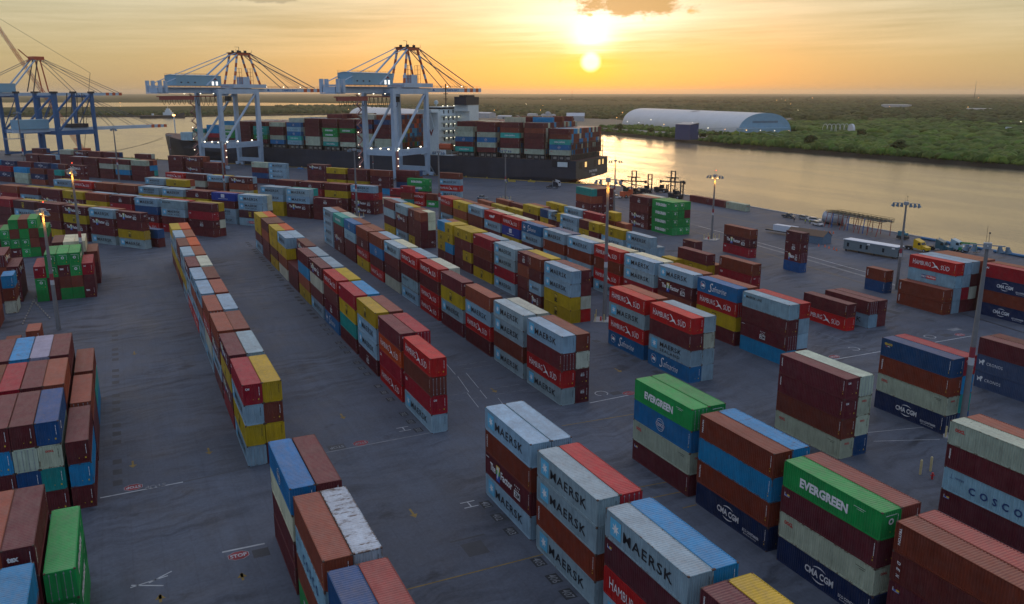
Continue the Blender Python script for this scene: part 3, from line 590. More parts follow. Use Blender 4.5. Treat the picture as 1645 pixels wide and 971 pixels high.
stop(-106.5, 26.6, True, faint=True); line((-105.4, 20.8), (-105.8, 36.6), .24, 4); quad(-107.4, -105.7, 22, 24.4, 3); text(mk, 'STOP', P(-106.9, 24.2, .009), -V, U, 1.9, .8, 4, .02)
stop(-107.4, 71.4, True, faint=True); line((-106.3, 63.4), (-107.0, 78), .22); ring_g(-109.2, 67.3, .95, .16, 30, 330); quad(-109, -107.6, 68.6, 70.4, 3)
stop(-107.6, 116.5, True); line((-106.3, 115.0), (-106.2, 126.9), .25); ring_g(-109.6, 123.6, .95, .17, -60, 210); line((-119, 114), (-107, 126), .12, 4); line((-121, 126), (-107, 126.5), .12, 4)
stop(-107.5, 150.5, True); line((-106.0, 141.4), (-105.9, 151.8), .24); ring_g(-109.1, 143.8, 1.0, .17); quad(-109.2, -107.5, 146.5, 148.7, 3); quad(-111.3, -109.9, 151.5, 154.5, 4)
for u, v in ((-108.4, 33.6), (-83.2, 33.6)): line((u - 1, v - .9), (u - 1, v + .9), .16); line((u + .3, v - .9), (u + .3, v + .9), .16); line((u - 1, v), (u + .3, v), .16)
line((-82.3, -3.2), (-80.9, -.3), .18); line((-81.9, -3.3), (-82.6, .2), .16); line((-82.0, -1.6), (-83.3, .6), .16)
for u, v, d in ((-112.6, -2.4, 1), (-112.7, 7.1, 1), (-78.3, -.7, -1), (-78.8, 7.0, -1), (-117.4, 26.7, 1), (-84.4, 26.8, 1), (-118, 52, 1), (-140, 20, 1), (-165, -1, 1), (-118, 76, 1), (-119, 97, 1)): arrow(u, v, 1.0, d)
for i, (u, s) in enumerate(((-82.7, '401'), (-79.3, '402'), (-75.8, '403'), (-68.9, '405'), (-65.5, '406'), (-62.6, '407'))):
    quad(u - .85, u + .85, 34.75, 36.05, 5); text(mk, s, P(u - .72, 34.95, .010), U, V, 1.44, .9, 4, .015)
for k in range(13):
    for j in range(3):
        u = -107.5 - 13.7*k - 3.4*j; quad(u - .8, u + .8, 34.8, 36.0, 5)
        if k < 5: text(mk, str(300 + 4*k + j), P(u - .65, 35.0, .010), U, V, 1.3, .8, 4, .015)
        if k < 6: quad(u - .8, u + .8, -4.8, -3.7, 3); quad(u - .8, u + .8, 81.0, 82.2, 3)
for a, b in (((-146, 51), (-128, 49.2)), ((-126.9, 49.2), (-119, 48)), ((-118.6, 47.6), (-112, 46.8)), ((-128, 51.2), (-120, 50.2)), ((-114.4, 51.2), (-106, 50)), ((-119, 50), (-115, 49.5))): line(a, b, .09, 0)
for u in (-132.5, -130.2, -118.9, -116.1):
    for v in (42.5, 44.6, 46.8, 51.6, 53.6, 55.6): line((u, v), (u + .15, v + 1.5), .10, 4)
for u, v, du, dv in ((-70, 20, 0, 22), (-76, 48, .8, 16), (-79, 50, 1, 14), (-100, 55, 1, 20), (-72, 56, 0, 2)): line((u, v), (u + du, v + dv), .18, 1)
line((-76.5, 92), (-73, 101), .10, 0); line((-79.5, 92), (-77, 103), .10, 0); line((-83.5, 90), (-81, 97), .1, 4); line((-88, 105), (-85, 112), .1, 4)
line((-245, 190.4), (-150, 180.5), .35, 0); line((-350, 196), (-245, 190.4), .35, 4); line((-210, 183.3), (-140, 175.2), 1.2, 4); line((-372, 214), (-150, 214), .3, 1)
quad(-75.5, -72.8, 29.2, 31.6, 3); quad(-76.6, -76.3, 28.4, 32.5, 3); quad(-83.9, -82.2, 8.6, 10.3, 3); quad(-125, -122.5, 146, 149, 3); quad(-128, -124.5, 152, 154, 3)
st_(mk.build('road_markings', MK))
rl = MB()
for v in (213.2, 236.0):
    for dv in (0,): rl.box(0, 1, 0, 1, 0, .001)
rails = MB()
def rail(a, b, w, z0, z1, mb):
    a, b = Vector((*a[:2], 0)), Vector((*b[:2], 0)); d = (b-a).normalized(); n = Vector((-d.y, d.x, 0))*w/2
    mb.add([(*(a-n)[:2], z0), (*(b-n)[:2], z0), (*(b+n)[:2], z0), (*(a+n)[:2], z0), (*(a-n)[:2], z1), (*(b-n)[:2], z1), (*(b+n)[:2], z1), (*(a+n)[:2], z1)], [(4,5,6,7),(0,1,5,4),(1,2,6,5),(2,3,7,6),(3,0,4,7)], 0)
for q in (373.0, 404.0): rail(Q(-1200, q), Q(-140, q), .35, .0, .03, rails)
rail(P(-360, 197.5), P(-60, 158), .5, 0, .02, rails)
st_(rails.build('crane_rails', M_DARK))
# quay edge: fender strip and kerb
fe = MB()
rail(P(-358, VE - .5), P(230, VE - .5), .8, .0, .28, fe)
st_(fe.build('quay_kerb', M_CONC))
fe2 = MB(); rail(Q(-1400, QE - .5), Q(-168, QE - .5), .8, .0, .28, fe2); st_(fe2.build('quay_kerb', mat('yellow_kerb_paint', (.35, .24, .05), .8, 0, None, 0, .5, .2)))
fb = MB()
for k in range(74):
    u = -356 + 6*k; o = P(u, VE + .5); fb2 = MB()
fpos = [P(-354 + 7.6*k, VE + .35, -.9) for k in range(60)]
fproto = None
for i, p in enumerate(fpos):
    if fproto is None:
        f0 = MB(); f0.box(-2.6, 2.6, -.35, .35, -.9, 1.0); fproto = f0.build('quay_fender', M_RUBBER, None, p, YU); o = fproto
    else: o = fproto.copy(); COL.objects.link(o); o.location = p
    tag(o, 'black rubber fender strip along the edge of the right-hand quay', 'fender', 'rubber fenders along the quay edge')
# air
hz = MB(); hz.box(-31000, 31000, -300, 31000, -4, 112)
hm = bpy.data.materials.new('haze_air'); hm.use_nodes = True; hm.node_tree.nodes.clear(); pv = nd(hm.node_tree, 'ShaderNodeVolumePrincipled'); pv.inputs['Color'].default_value = (.98, .92, .85, 1); pv.inputs['Density'].default_value = 4.5e-5; pv.inputs['Anisotropy'].default_value = .7
hm.node_tree.links.new(pv.outputs[0], nd(hm.node_tree, 'ShaderNodeOutputMaterial').inputs['Volume'])
hzo = hz.build('haze', hm); tag(hzo, None, None, None, 'stuff'); hzo['label'] = 'thin evening haze over the whole port'

# ---------------------------------------------------------------- quay cranes
def lamp_ball(name, parent, pts, r=.45, m=None):
    for p in pts:
        b = MB(); b.box(p[0]-r, p[0]+r, p[1]-r, p[1]+r, p[2]-r*.7, p[2]+r*.7); b.build(name, m or M_LAMPW, parent)
def banded(mb, a, b, w, n, m0, m1):
    a, b = Vector(a), Vector(b)
    for i in range(n): mb.beam(a + (b-a)*i/n, a + (b-a)*(i+1)/n, w, w, m0 if i % 2 == 0 else m1)
def rails_on(mb, x, y0, y1, z, mi=0, step=3.0):
    mb.beam((x, y0, z+1.1), (x, y1, z+1.1), .08, .08, mi); mb.beam((x, y0, z+.55), (x, y1, z+.55), .06, .06, mi)
    for k in range(int((y1-y0)/step)+1): mb.beam((x, y0+k*step, z), (x, y0+k*step, z+1.1), .07, .07, mi)
def white_crane(pc, label):
    root = thing('quay_crane', Q(pc, 404, 0), YP, label, 'crane', 'ship-to-shore cranes on the quay')
    W_, Rd = M_CRANEW, M_CRANER; LS = -31.0; X = 10.0
    for x in (-X, X):
        for y in (LS, 0):
            m = MB(); m.beam((x, y, 2.4), (x, y, 15), 1.9, 2.4, 0, 2.1, 3.0); m.beam((x, y, 15), (x, y, 49.6), 2.1, 3.0, 0, 1.8, 2.4); m.build('leg', W_, root)
            b = MB(); b.box(x-3.6, x+3.6, y-.7, y+.7, 1.3, 2.4); [b.box(x+dx-1.3, x+dx+1.3, y-.55, y+.55, .45, 1.35) for dx in (-2.3, 2.3)]; [b.tube((x+dx, y-.3, .42), (x+dx, y+.3, .42), .42, n=10, mi=1) for dx in (-3.1, -1.5, 1.5, 3.1)]
            b.build('wheel_bogie', [W_, M_DARK], root)
    for x in (-X, X):
        m = MB(); m.box(x-.9, x+.9, LS+1.4, -1.4, 13.2, 16.6); m.build('portal_beam', W_, root)
        m = MB(); m.box(x-.8, x+.8, LS+1.2, -1.2, 46.6, 49.4); m.build('upper_beam', W_, root)
        m = MB(); m.tube((x, LS+1.6, 17), (x, -1.4, 46.8), .75, n=8); m.build('diagonal_brace', W_, root, smooth=False)
    for y in (LS, 0):
        m = MB(); m.box(-X+.9, X-.9, y-.9, y+.9, 2.9, 5.4); m.build('sill_beam', W_, root)
        m = MB(); m.box(-X+.9, X-.9, y-.8, y+.8, 47.0, 49.2); m.build('cross_beam', W_, root)
    m = MB(); m.box(-X+.9, X-.9, LS-.8, LS+.8, 13.4, 16.4); m.build('portal_beam', W_, root)
    # girder and boom
    m = MB()
    for x in (-3.4, 3.4):
        m.box(x-.75, x+.75, -69, 1.5, 47.1, 50.2)
        m.box(x-.75, x+.75, 1.7, 50, 47.6, 50.0)
    for y in range(-66, 70, 9): m.box(-2.65, 2.65, y-.3, y+.3, 48.2, 49.2)
    m.build('boom_girder', W_, root)
    for x in (-3.4, 3.4):
        m = MB(); [m.box(x-.76, x+.76, y, y+3.4, 47.6, 50.0, 1 if i % 2 == 0 else 0) for i, y in enumerate((50, 53.4, 56.8, 60.2, 63.6, 67))]; m.build('boom_tip', [W_, Rd], root)
    m = MB(); text(m, 'PORT', (4.163, 19.5, 48.1), EY_, EZ_, 7, 1.35, 1, .02); text(m, 'TAMPA BAY', (4.163, 28.5, 48.1), EY_, EZ_, 15.5, 1.45, 0, .03); m.add([(4.163, 15.0, 48.2), (4.163, 17.6, 48.2), (4.163, 16.9, 49.6), (4.163, 15.5, 49.6)], [(0,1,2,3)], 0)
    m.build('lettering', [mat('boom_blue_lettering', (.03,.14,.34)), mat('faded_boom_lettering', (.36,.44,.50))], root)
    m = MB(); text(m, 'Z P M C', (X + .907, -26, 14.1), EY_, EZ_, 9, 1.2, 0, .01); m.build('lettering', mat('faint_beam_lettering', (.30,.38,.46)), root)
    m = MB()
    for x in (-4.6, 4.6): rails_on(m, x, -68, 68, 50.2, 0, 4)
    m.build('boom_handrail', mat('red_handrail', (.34,.08,.05), .6), root)
    # machinery house
    m = MB(); m.prism_y([(-5.2, 51.2), (5.2, 51.2), (5.2, 59.0), (0, 60.0), (-5.2, 59.0)][::1], 0, 1)
    m = MB(); m.box(-5.0, 5.0, -58, -24, 51.3, 57.4); m.add([(-5.2,-58.2,57.4),(5.2,-58.2,57.4),(5.2,-23.8,57.4),(-5.2,-23.8,57.4),(0,-58.2,58.0),(0,-23.8,58.0)], [(0,4,5,3),(1,2,5,4),(0,1,4),(2,3,5)])
    hs = m.build('machinery_house', M_HOUSE, root)
    for y in (-31.5, -28.4): m = MB(); m.box(5.01, 5.06, y, y+1.5, 51.8, 54.0); m.build('lit_door', mat('lit_doorway', (.9,.9,.85), .5, 0, (1,.95,.85), 1.3), hs)
    m = MB(); m.add([(5.07,-31.2,54.9),(5.07,-26.8,54.9),(5.07,-29,56.3)], [(0,1,2)]); m.build('emblem', mat('dark_red_emblem', (.16,.02,.03)), hs)
    m = MB(); [m.box(5.01, 5.12, y, y+1.2, 53.0, 53.7) for y in (-55, -50, -45)]; m.build('vent', M_DARK, hs)
    m = MB(); [rails_on(m, x, -58, -24, 57.5, 0, 4.6) for x in (-4.9, 4.9)]; [rails_on(m, x, -64, -20, 50.3, 0, 5.5) for x in (-6.6, 6.6)]; m.build('roof_handrail', mat('red_handrail', (.34,.08,.05)), hs)
    m = MB(); m.box(-6.8, 6.8, -64, -20, 50.25, 50.45); m.build('house_platform', W_, root)
    m = MB()
    for y in (-70, -66.2): [m.box(x-.8, x+.8, y-.8, y+.8, 47.4, 54.2) for x in (-5.5, 5.5)]; m.box(-4.6, 4.6, y-.4, y+.4, 50.6, 51.4)
    m.box(-5, 5, -72, -64.2, 46.8, 47.3); m.box(-4, 4, -70.8, -65, 47.4, 50.4); m.build('counterweight_frame', W_, root)
    # A-frame
    for x in (-1, 1):
        for y0_, y1_ in ((9, 2), (-13, -8)): m = MB(); banded(m, (x*4.4, y0_, 52.6), (x*3.4, y1_, 71), .95, 7, 1, 0); m.build('mast', [W_, Rd], root)
    m = MB(); m.box(-4.0, 4.0, -8.6, 2.6, 70.8, 72.2); m.box(-4.4, 4.4, -9.6, 3.6, 72.21, 72.4, 1); [m.box(x-.6, x+.6, y-.6, y+.6, 72.4, 73.7, 1) for x in (-2.4, 2.4) for y in (-6, 0)]
    for y in (-9.6, -3, 3.6): m.beam((4.3, y, 72.4), (4.3, y, 74.0), .12, .12, 1)
    m.beam((-1, -2, 72.4), (-1, -2, 76.0), .2, .2, 1); m.beam((-1, -2.1, 75.9), (-1, -5.5, 75.9), .18, .18, 1)
    m.build('mast_head', [Rd, M_DARK], root)
    for x in (-1, 1): m = MB(); m.tube((x*3.6, -8, 71), (x*5, -36, 51.5), .55, n=8); m.build('back_leg', W_, root)
    for x in (-1, 1): m = MB(); m.tube((x*3.6, -8.7, 72), (x*5, -67, 52.6), .26, n=6); m.build('backstay', W_, root)
    for x in (-1, 1):
        for xa, xb, ye, r_ in ((3.6, 3.4, 36, .26), (3.6, 3.4, 62, .30), (2, 2, 56, .09), (1.2, 1.2, 50, .09)): m = MB(); m.tube((x*xa, 2.7, 72), (x*xb, ye, 50.4), r_, n=6); m.build('forestay', mat('stay_steel', (.10,.12,.14), .5), root)
    m = MB(); m.box(-6, 6, -15, 13, 50.3, 52.6); m.box(-3, 3, -4, 1.5, 52.6, 57.2); m.build('hinge_platform', W_, root)
    for x, y in ((2, -6), (2, 3.5)):
        m = MB()
        for dx in (-1.1, 1.1):
            for dy in (-1.1, 1.1): m.beam((x+dx, y+dy, 52.6), (x+dx, y+dy, 62.5), .16, .16)
        for z in (55, 57.5, 60, 62.4): m.box(x-1.2, x+1.2, y-1.2, y+1.2, z, z+.12)
        m.build('access_tower', mat('red_handrail', (.34,.08,.05)), root)
    # festoon, trolley, cab
    m = MB(); m.box(3.9, 4.5, -72, -24, 44.9, 45.5); m.box(3.6, 4.8, -70, -46, 43.2, 45.0); m.build('festoon_beam', mat('festoon_red', (.28,.06,.05)), root)
    m = MB(); y = -69
    while y < -21:
        w = 3.4; prev = None
        for k in range(9):
            t = k/8; q_ = (4.2, y + w*t, 45.0 - (4.4 if y < -46 else 5.4)*(1 - (2*t-1)**2)); 
            if prev: m.tube(prev, q_, .14, n=5)
            prev = q_
        y += 3.6
    m.build('festoon_cable', M_RUBBER, root)
    m = MB(); m.box(-3.0, 3.0, -24, -17, 45.4, 46.9); m.box(-1.4, 1.4, -16.5, -13.5, 42.2, 45.2, 1); m.build('trolley_cab', [W_, M_GLASS], root)
    # zig-zag stair on the far landside leg
    m = MB(); z, s = 2.5, 1
    while z < 46:
        m.beam((-X - 2.2, LS - 2.0 - 2.0*s, z), (-X - 2.2, LS - 2.0 + 2.0*s, z + 2.6), .9, .25); m.beam((-X - 2.7, LS - 2.0 - 2.0*s, z+1), (-X - 2.7, LS - 2.0 + 2.0*s, z + 3.6), .12, .12)
        m.box(-X - 3.2, -X - 1.0, LS - 2.0 + 2.0*s - .8, LS - 2.0 + 2.0*s + .8, z + 2.55, z + 2.7); z += 2.75; s = -s
    m.build('stair_tower', mat('red_stair_steel', (.36,.16,.13), .6), root)
    m = MB(); m.box(X + 1.2, X + 1.9, LS - .8, LS + .8, 3, 16); m.build('ladder_cage', mat('red_stair_steel', (.36,.16,.13)), root)
    lamp_ball('floodlight', root, [(X + 1, LS + 2.5, 17.3), (X + 1, -8, 17.3), (X+1, -20, 17.2), (0, LS, 17.2), (-6, LS - .5, 17.1), (6, LS-.5, 17.1)], .30)
    lamp_ball('floodlight', root, [(3.9, y, 46.8) for y in (-52, -40, -30)] + [(4.9, y, 51) for y in (14, 30, 46)], .2)
    lamp_ball('stair_light', root, [(-X - 2.0, LS - 3.9, z) for z in (7, 12, 19, 26)] + [(X + 2.1, LS, z) for z in (8, 12, 16.4)], .18)
    return root
EY_, EZ_ = (0,1,0), (0,0,1)
white_crane(-294, 'white gantry crane nearer the sun, over the middle of the moored ship')
white_crane(-428, 'white gantry crane on the left, over the bow of the moored ship')

def blue_crane(pc, zb, y0, y1, label, apex, hy):
    root = thing('quay_crane', Q(pc, 404, 0), YP, label, 'crane', 'ship-to-shore cranes on the quay'); Bl, Rd, W_ = M_CRANEB, M_CRANER, M_CRANEW; LS = -30; X = 11
    for x in (-X, X):
        for y in (LS, 0):
            m = MB(); m.beam((x, y, 1.5), (x, y, 47), 1.9, 2.2); m.box(x-1.9, x+1.9, y-1.6, y+1.6, 46.8, 48.2, 1); m.build('leg', [Bl, M_DARK], root)
            b = MB(); b.box(x-3, x+3, y-.7, y+.7, .5, 1.6); b.build('wheel_bogie', M_DARK, root)
    for x in (-X, X):
        m = MB(); m.box(x-.8, x+.8, LS+1, -1, 17.2, 20.4); m.build('portal_beam', Bl, root)
        m = MB(); m.beam((x, LS+1, 20), (x, -1, 46), 1.3, 1.3); m.build('diagonal_brace', Bl, root)
        m = MB(); m.beam((x, LS+1, 2), (x, -1, 2.6), 1.0, 1.6); m.build('sill_beam', Bl, root)
    for y in (LS, 0):
        m = MB(); m.box(-X+1, X-1, y-.8, y+.8, 17.6, 20.2); m.beam((-X+1, y, 44.6), (X-1, y, 44.6), 1.0, 1.4); m.beam((-X+1, y, 21), (X-1, y, 44), .5, .5); m.build('cross_beam', Bl, root)
    m = MB()
    for x in (-3.2, 3.2): m.box(x-.7, x+.7, y0, y1-18, zb, zb+2.3)
    for k in range(int((y1-y0)/9)): m.box(-2.5, 2.5, y0+9*k, y0+9*k+.6, zb+.8, zb+1.6)
    m.build('boom_girder', W_, root)
    for x in (-3.2, 3.2):
        m = MB(); [m.box(x-.71, x+.71, y1-18+3*i, y1-15+3*i, zb, zb+2.3, i % 2) for i in range(6)]; m.build('boom_tip', [W_, Rd], root)
    m = MB(); m.box(-5, 5, hy, hy+22, zb+2.4, zb+9.0); m.build('machinery_house', M_HOUSE, root)
    m = MB(); m.box(-4, 4, y0-3, y0+8, zb-4, zb-3.8); [m.beam((x, y, zb-4), (x, y, zb), .2, .2) for x in (-4, 4) for y in (y0-3, y0+8)]; m.build('hanging_platform', M_GREY, root)
    m = MB()
    if apex:
        for x in (-1, 1): m.beam((x*4, 0, 48), (x*3, -3, 72), .7, .7, 1); m.beam((x*4, -12, 48), (x*3, -5, 72), .6, .6, 2); m.beam((x*4, -30, 48), (x*3, -6, 72.5), .9, .9, 0)
        m.box(-4, 4, -8, 0, 71.6, 74.2, 1); m.beam((0, -9, 72), (0, -17, 79), .6, .6, 1); m.beam((0,-9,72),(0,-12,70),.6,.6,1)
        m.build('mast', [W_, Rd, M_DARK], root)
        for x in (-1, 1):
            for ya, ye, zc_ in ((-2, 24, 2.4), (-2, 46, 2.4), (-2, 62, 2.4), (-6, y0+3, 4)): m = MB(); m.tube((x*3, ya, 73), (x*3, ye, zb+zc_), .22, n=5); m.build('stay', mat('stay_steel'), root)
    else:
        for x in (-1, 1): m.beam((x*3.5, -4, zb+2.3), (x*3, -2, 47), .45, .45); m.beam((x*3.5, -14, zb+2.3), (x*3, -10, 47), .45, .45)
        m.box(-5, 5, -15, -1, zb+2.4, zb+5.2); m.build('mast', M_DARK, root)
        for x in (-1, 1):
            for ye in (22, 40, 58): m = MB(); m.tube((x*3, -1, 46), (x*3, ye, zb+2.4), .20, n=5); m.build('stay', mat('stay_steel'), root)
    return root
blue_crane(-600, 19.6, -58, 70, 'blue low-boom crane at far left, nearest of the blue ones', False, -54)
blue_crane(-645, 45.0, -62, 64, 'blue high-boom crane at far left with red-tipped mast', True, -48)
# lattice-boom crane beyond
lc = thing('lattice_boom_crane', Q(-648, 404, 0), YP, 'red and white lattice-boom crane leaning left behind the blue cranes', 'crane')
m = MB(); m.box(23, 33, 4, 12, 1.2, 5); m.box(22, 24.5, 3.5, 12.5, 0, 1.6, 1); m.box(31.5, 34, 3.5, 12.5, 0, 1.6, 1); m.build('crane_body', [M_CRANER, M_DARK], lc)
a, b = Vector((28, 8, 4)), Vector((-32, -16, 108)); m = MB(); d = (b-a); n = 34
for (ox, oy) in ((-1, -1), (1, -1), (1, 1), (-1, 1)): m.beam(a + Vector((ox*1.4, oy*1.4, 0)), b + Vector((ox*.8, oy*.8, 0)), .28, .28)
for i in range(n):
    p0, p1 = a + d*i/n, a + d*(i+1)/n; s = -1 if i % 2 else 1
    for (c0, c1) in (((-1, -1), (1, -1)), ((1, -1), (1, 1)), ((1, 1), (-1, 1)), ((-1, 1), (-1, -1))):
        m.beam(p0 + Vector((c0[0]*1.3*s, c0[1]*1.3, 0)), p1 + Vector((c1[0]*1.3*s, c1[1]*1.3, 0)), .15, .15, (i//5) % 2)
m.build('lattice_boom', [M_CRANER, mat('pale_lattice', (.5,.45,.38))], lc)
m = MB(); m.tube(b, (42, 13, 62), .12, n=5); m.tube((42, 13, 62), (31, 8, 5), .18, n=5); m.build('pendant_line', M_DARK, lc)

# ---------------------------------------------------------------- moored container ship
SP, SQ = -192.0, 433.3
ship = thing('container_ship', Q(SP, SQ, -2.5), YP, 'long dark-hulled container ship moored at the quay with white wheelhouse', 'ship')
hl = MB()
SEC = [(0, 21.7, 19.5, 14.0, 4.0), (-8, 21.7, 20.5, 14.0, 1.5), (-26, 21.7, 21.2, 14.0, -1), (-60, 21.7, 21.7, 14.0, -1), (-222, 21.7, 21.7, 14.0, -1), (-262, 21.5, 20.0, 14.2, -1), (-296, 20.4, 15.0, 15.0, -1), (-320, 17.4, 8.6, 17.0, -1), (-338, 12.0, 3.2, 18.6, -1), (-349, 5.4, .6, 19.6, 0), (-353, .8, .3, 20.0, 1)]
prof = []
for x, hb, wl, zd, zk in SEC:
    lo = max(zk, -1.0); half = [(hb, zd), (hb*.995 if x > -300 else hb*.86, zd*.66), (hb*.97 + wl*.03 if x > -262 else hb*.45 + wl*.55, max(zd*.32, lo + .6)), (wl, max(1.6, lo + .3)), (wl*.94 if lo < 1 else wl*.72, lo)]
    prof.append([(x, -y, z) for y, z in half] + [(x, y, z) for y, z in half[::-1]])
N_ = 10; vs = [p for s in prof for p in s]; hl.add(vs, [])
for i in range(len(prof)-1):
    for j in range(N_-1):
        f = (i*N_+j, i*N_+j+1, (i+1)*N_+j+1, (i+1)*N_+j); hl.f.append(f); hl.m.append(1 if j in (3, 4, 5) else 0)
hl.f.append(tuple(range(N_))); hl.m.append(0)
for i in range(len(prof)-1): hl.f.append((i*N_+N_-1, i*N_, (i+1)*N_, (i+1)*N_+N_-1)); hl.m.append(2)
hl.build('hull', [M_HULL, M_BOOT, mat('ship_deck_paint', (.10,.05,.04), .7)], ship)
for bx_, p0 in enumerate((-208.2, -223.8, -239.2, -254.6, -269.6, -328.6, -342.4, -356.2, -370.3, -385.2, -401, -416.5, -431.5, -446.5, -461.5, -476.5)):
    x = p0 - SP; m = MB(); m.box(x+.4, x+11.8, -20.3, 20.3, 14.05, 16.5, 0)
    for k in range(3): m.box(x+1.2+4*k, x+1.5+4*k, -21.4, -20.4, 14.05, 16.6, 1); m.box(x+1.8+4*k, x+3.8+4*k, -20.45, -20.31, 14.6, 15.9, 2)
    m.build('hatch_coaming', [M_DARK, mat('coaming_posts', (.16,.15,.13)), mat('coaming_pale', (.30,.29,.24))], ship)
for p0 in (-194.9, -210.6, -226.2, -241.3, -256.6, -313.6, -329.9, -343.4, -357.2, -372, -387, -402.4, -418, -433, -448, -463):
    x = p0 - SP - .1; m = MB()
    for y in [-21.4 + 2.5*k for k in range(18)]: m.beam((x, y, 14), (x, y, 23.5), .28, .28)
    for z in (17, 20, 23.2): m.box(x-.25, x+.25, -21.5, 21.5, z, z+.25)
    m.build('lashing_bridge', mat('lashing_steel', (.09,.075,.06), .7), ship)
# accommodation block
ax_ = lambda p: p - SP
ab = MB(); ab.box(ax_(-295), ax_(-284), -17.5, 17.5, 14, 38.5); hs = ab.build('superstructure', M_SHIPW, ship)
m = MB(); m.box(ax_(-295.5), ax_(-285), -22, 22, 38.51, 39.2); m.box(ax_(-295.2), ax_(-286), -12, 12, 39.2, 41.8); m.box(ax_(-295.3), ax_(-286), -21.8, -14, 39.2, 40.3); m.box(ax_(-295.3), ax_(-286), 14, 21.8, 39.2, 40.3); m.beam((ax_(-288), -21.4, 38.4), (ax_(-288), -17.4, 29), 2.5, .8); m.build('bridge', M_SHIPW, hs)
m = MB(); m.box(ax_(-295.24), ax_(-285.96), -12.05, 12.05, 40.2, 41.3); [m.box(ax_(-279.99), ax_(-279.9), y, y+1.0, 44.5, 45.5) for y in ()]; m.build('bridge_windows', M_GLASS, hs)
m = MB()
for z in (20.5, 24.5, 28.5, 32.5, 36.5):
    m.box(ax_(-283.99), ax_(-280.2), -14.5, 1.5, z, z+.35); m.beam((ax_(-280.3), -14.5, z+1.4), (ax_(-280.3), 1.5, z+1.4), .12, .12); m.beam((ax_(-280.3), -14.5, z+.9), (ax_(-280.3), 1.5, z+.9), .08, .08)
    for y in range(-14, 2, 3): m.beam((ax_(-280.3), y, z), (ax_(-280.3), y, z+1.4), .1, .1)
m.build('balcony_decks', M_SHIPW, hs)
m = MB()
for z in (21.8, 25.8, 29.8, 33.8, 37.8): [m.box(ax_(-283.98), ax_(-283.9), y, y+1.1, z, z+2.0) for y in (-12, -7, -2)]
[m.box(ax_(-283.98), ax_(-283.9), y, y+1.6, 15.2, 19) for y in (-3.5, -.5)]; m.build('door_openings', M_GLASS, hs)
for z in (23.7, 27.7, 31.7, 35.7): lamp_ball('deck_light', hs, [(ax_(-281.2), y, z) for y in (-13, -8.5, -4, .5)], .2, mat('lit_deck_lamp', (1,1,.85), .5, 0, (1,.93,.68), 4))
lamp_ball('deck_light', hs, [(ax_(-279.5), -20 + 4.2*k, 20.0 - (k % 2)) for k in range(6)] + [(ax_(-285.5), y, 42.2) for y in (-10, -5, 2)], .2, mat('lit_deck_lamp'))
m = MB(); m.box(ax_(-283.8), ax_(-274.4), 2, 12.5, 14, 39); m.box(ax_(-283.9), ax_(-274.4), 0, 12.5, 39.01, 42.6); m.build('funnel_casing', M_SHIPW, ship)
m = MB(); m.box(ax_(-282.6), ax_(-274.2), -2, 12.8, 42.7, 47.4); [m.box(ax_(-281)+1.7*k, ax_(-280.2)+1.7*k, 1, 9, 47.4, 48.4) for k in range(4)]; fn = m.build('funnel', mat('black_funnel', (.018,.022,.035)), ship)
m = MB(); text(m, 'W', (ax_(-293), -17.51, 25), (1,0,0), (0,0,1), 5.5, 3.6, 0, .05); m.build('emblem', mat('dark_red_emblem'), hs)
m = MB(); m.beam((ax_(-287), -4.5, 41.8), (ax_(-287), -4.5, 55), .5, .5); [m.box(ax_(-287)-.3, ax_(-287)+.3, -6.6, -2.4, z, z+.4) for z in (46, 49, 52)]; m.build('radar_mast', M_DARK, hs)
m = MB(); m.ball((ax_(-291), -9, 44.2), 1.4); m.tube((ax_(-291), -9, 41.8), (ax_(-291), -9, 43), .3); m.build('radome', M_SHIPW, hs, smooth=True)
m = MB(); m.prism_y([(-21.9, 18.4), (-21.3, 17.4), (-19.2, 17.4), (-18.6, 18.4), (-18.9, 20.3), (-20.2, 20.9), (-21.6, 20.3)], ax_(-281), ax_(-273)); lb = m.build('lifeboat', M_CRANER, ship)
m = MB(); [m.beam((ax_(p), -18.4, 14), (ax_(p), -20, 22), .35, .35) for p in (-280, -274)]; m.box(ax_(-294), ax_(-271.5), -21.6, -16, 14.02, 14.4); m.box(ax_(-292), ax_(-276), -21.8, -21.6, 14.4, 17.2); m.build('davit', M_SHIPW, ship)
m = MB(); [m.box(0.0, .04, y0, y1, 9.3, 13.0) for y0, y1 in ((-17.5, -13.4), (-11, -6.8), (2, 4.8), (8, 12), (13.6, 16), (17, 18.4))]; m.build('mooring_deck_opening', mat('dark_opening', (.012,.012,.014)), ship)
m = MB(); [m.box(0.04, .08, y0, y1, 10.0, 12.8) for y0, y1 in ((-10.2, -7.6), (8.4, 11), (13.9, 15.8))]; m.build('lit_opening', mat('lit_mooring_deck', (.9,.6,.2), .5, 0, (1,.62,.22), .9), ship)
m = MB(); text(m, 'EVER PROSPER', (.06, -4, 6.4), EY_, EZ_, 11, 1.4, 0, .03); text(m, 'PANAMA', (.06, -.8, 4.6), EY_, EZ_, 5.0, 1.1, 0, .02); m.build('lettering', M_WHITE, ship)
m = MB(); m.box(-14.5, -4.2, -21.76, -21.65, 10.3, 13.9); m.build('side_opening', mat('dark_opening'), ship); m = MB(); m.box(-11, -5, -22.0, -21.77, 10.6, 13.2); m.build('white_locker', M_SHIPW, ship)
m = MB()
for p in (-545, -540, -535): pass
m.beam((ax_(-536), 0, 20), (ax_(-536), 0, 33), .6, .6); m.build('fore_mast', M_SHIPW, ship)
lamp_ball('mast_light', ship, [(ax_(-536), 0, 33.4)], .7, M_LAMPO)
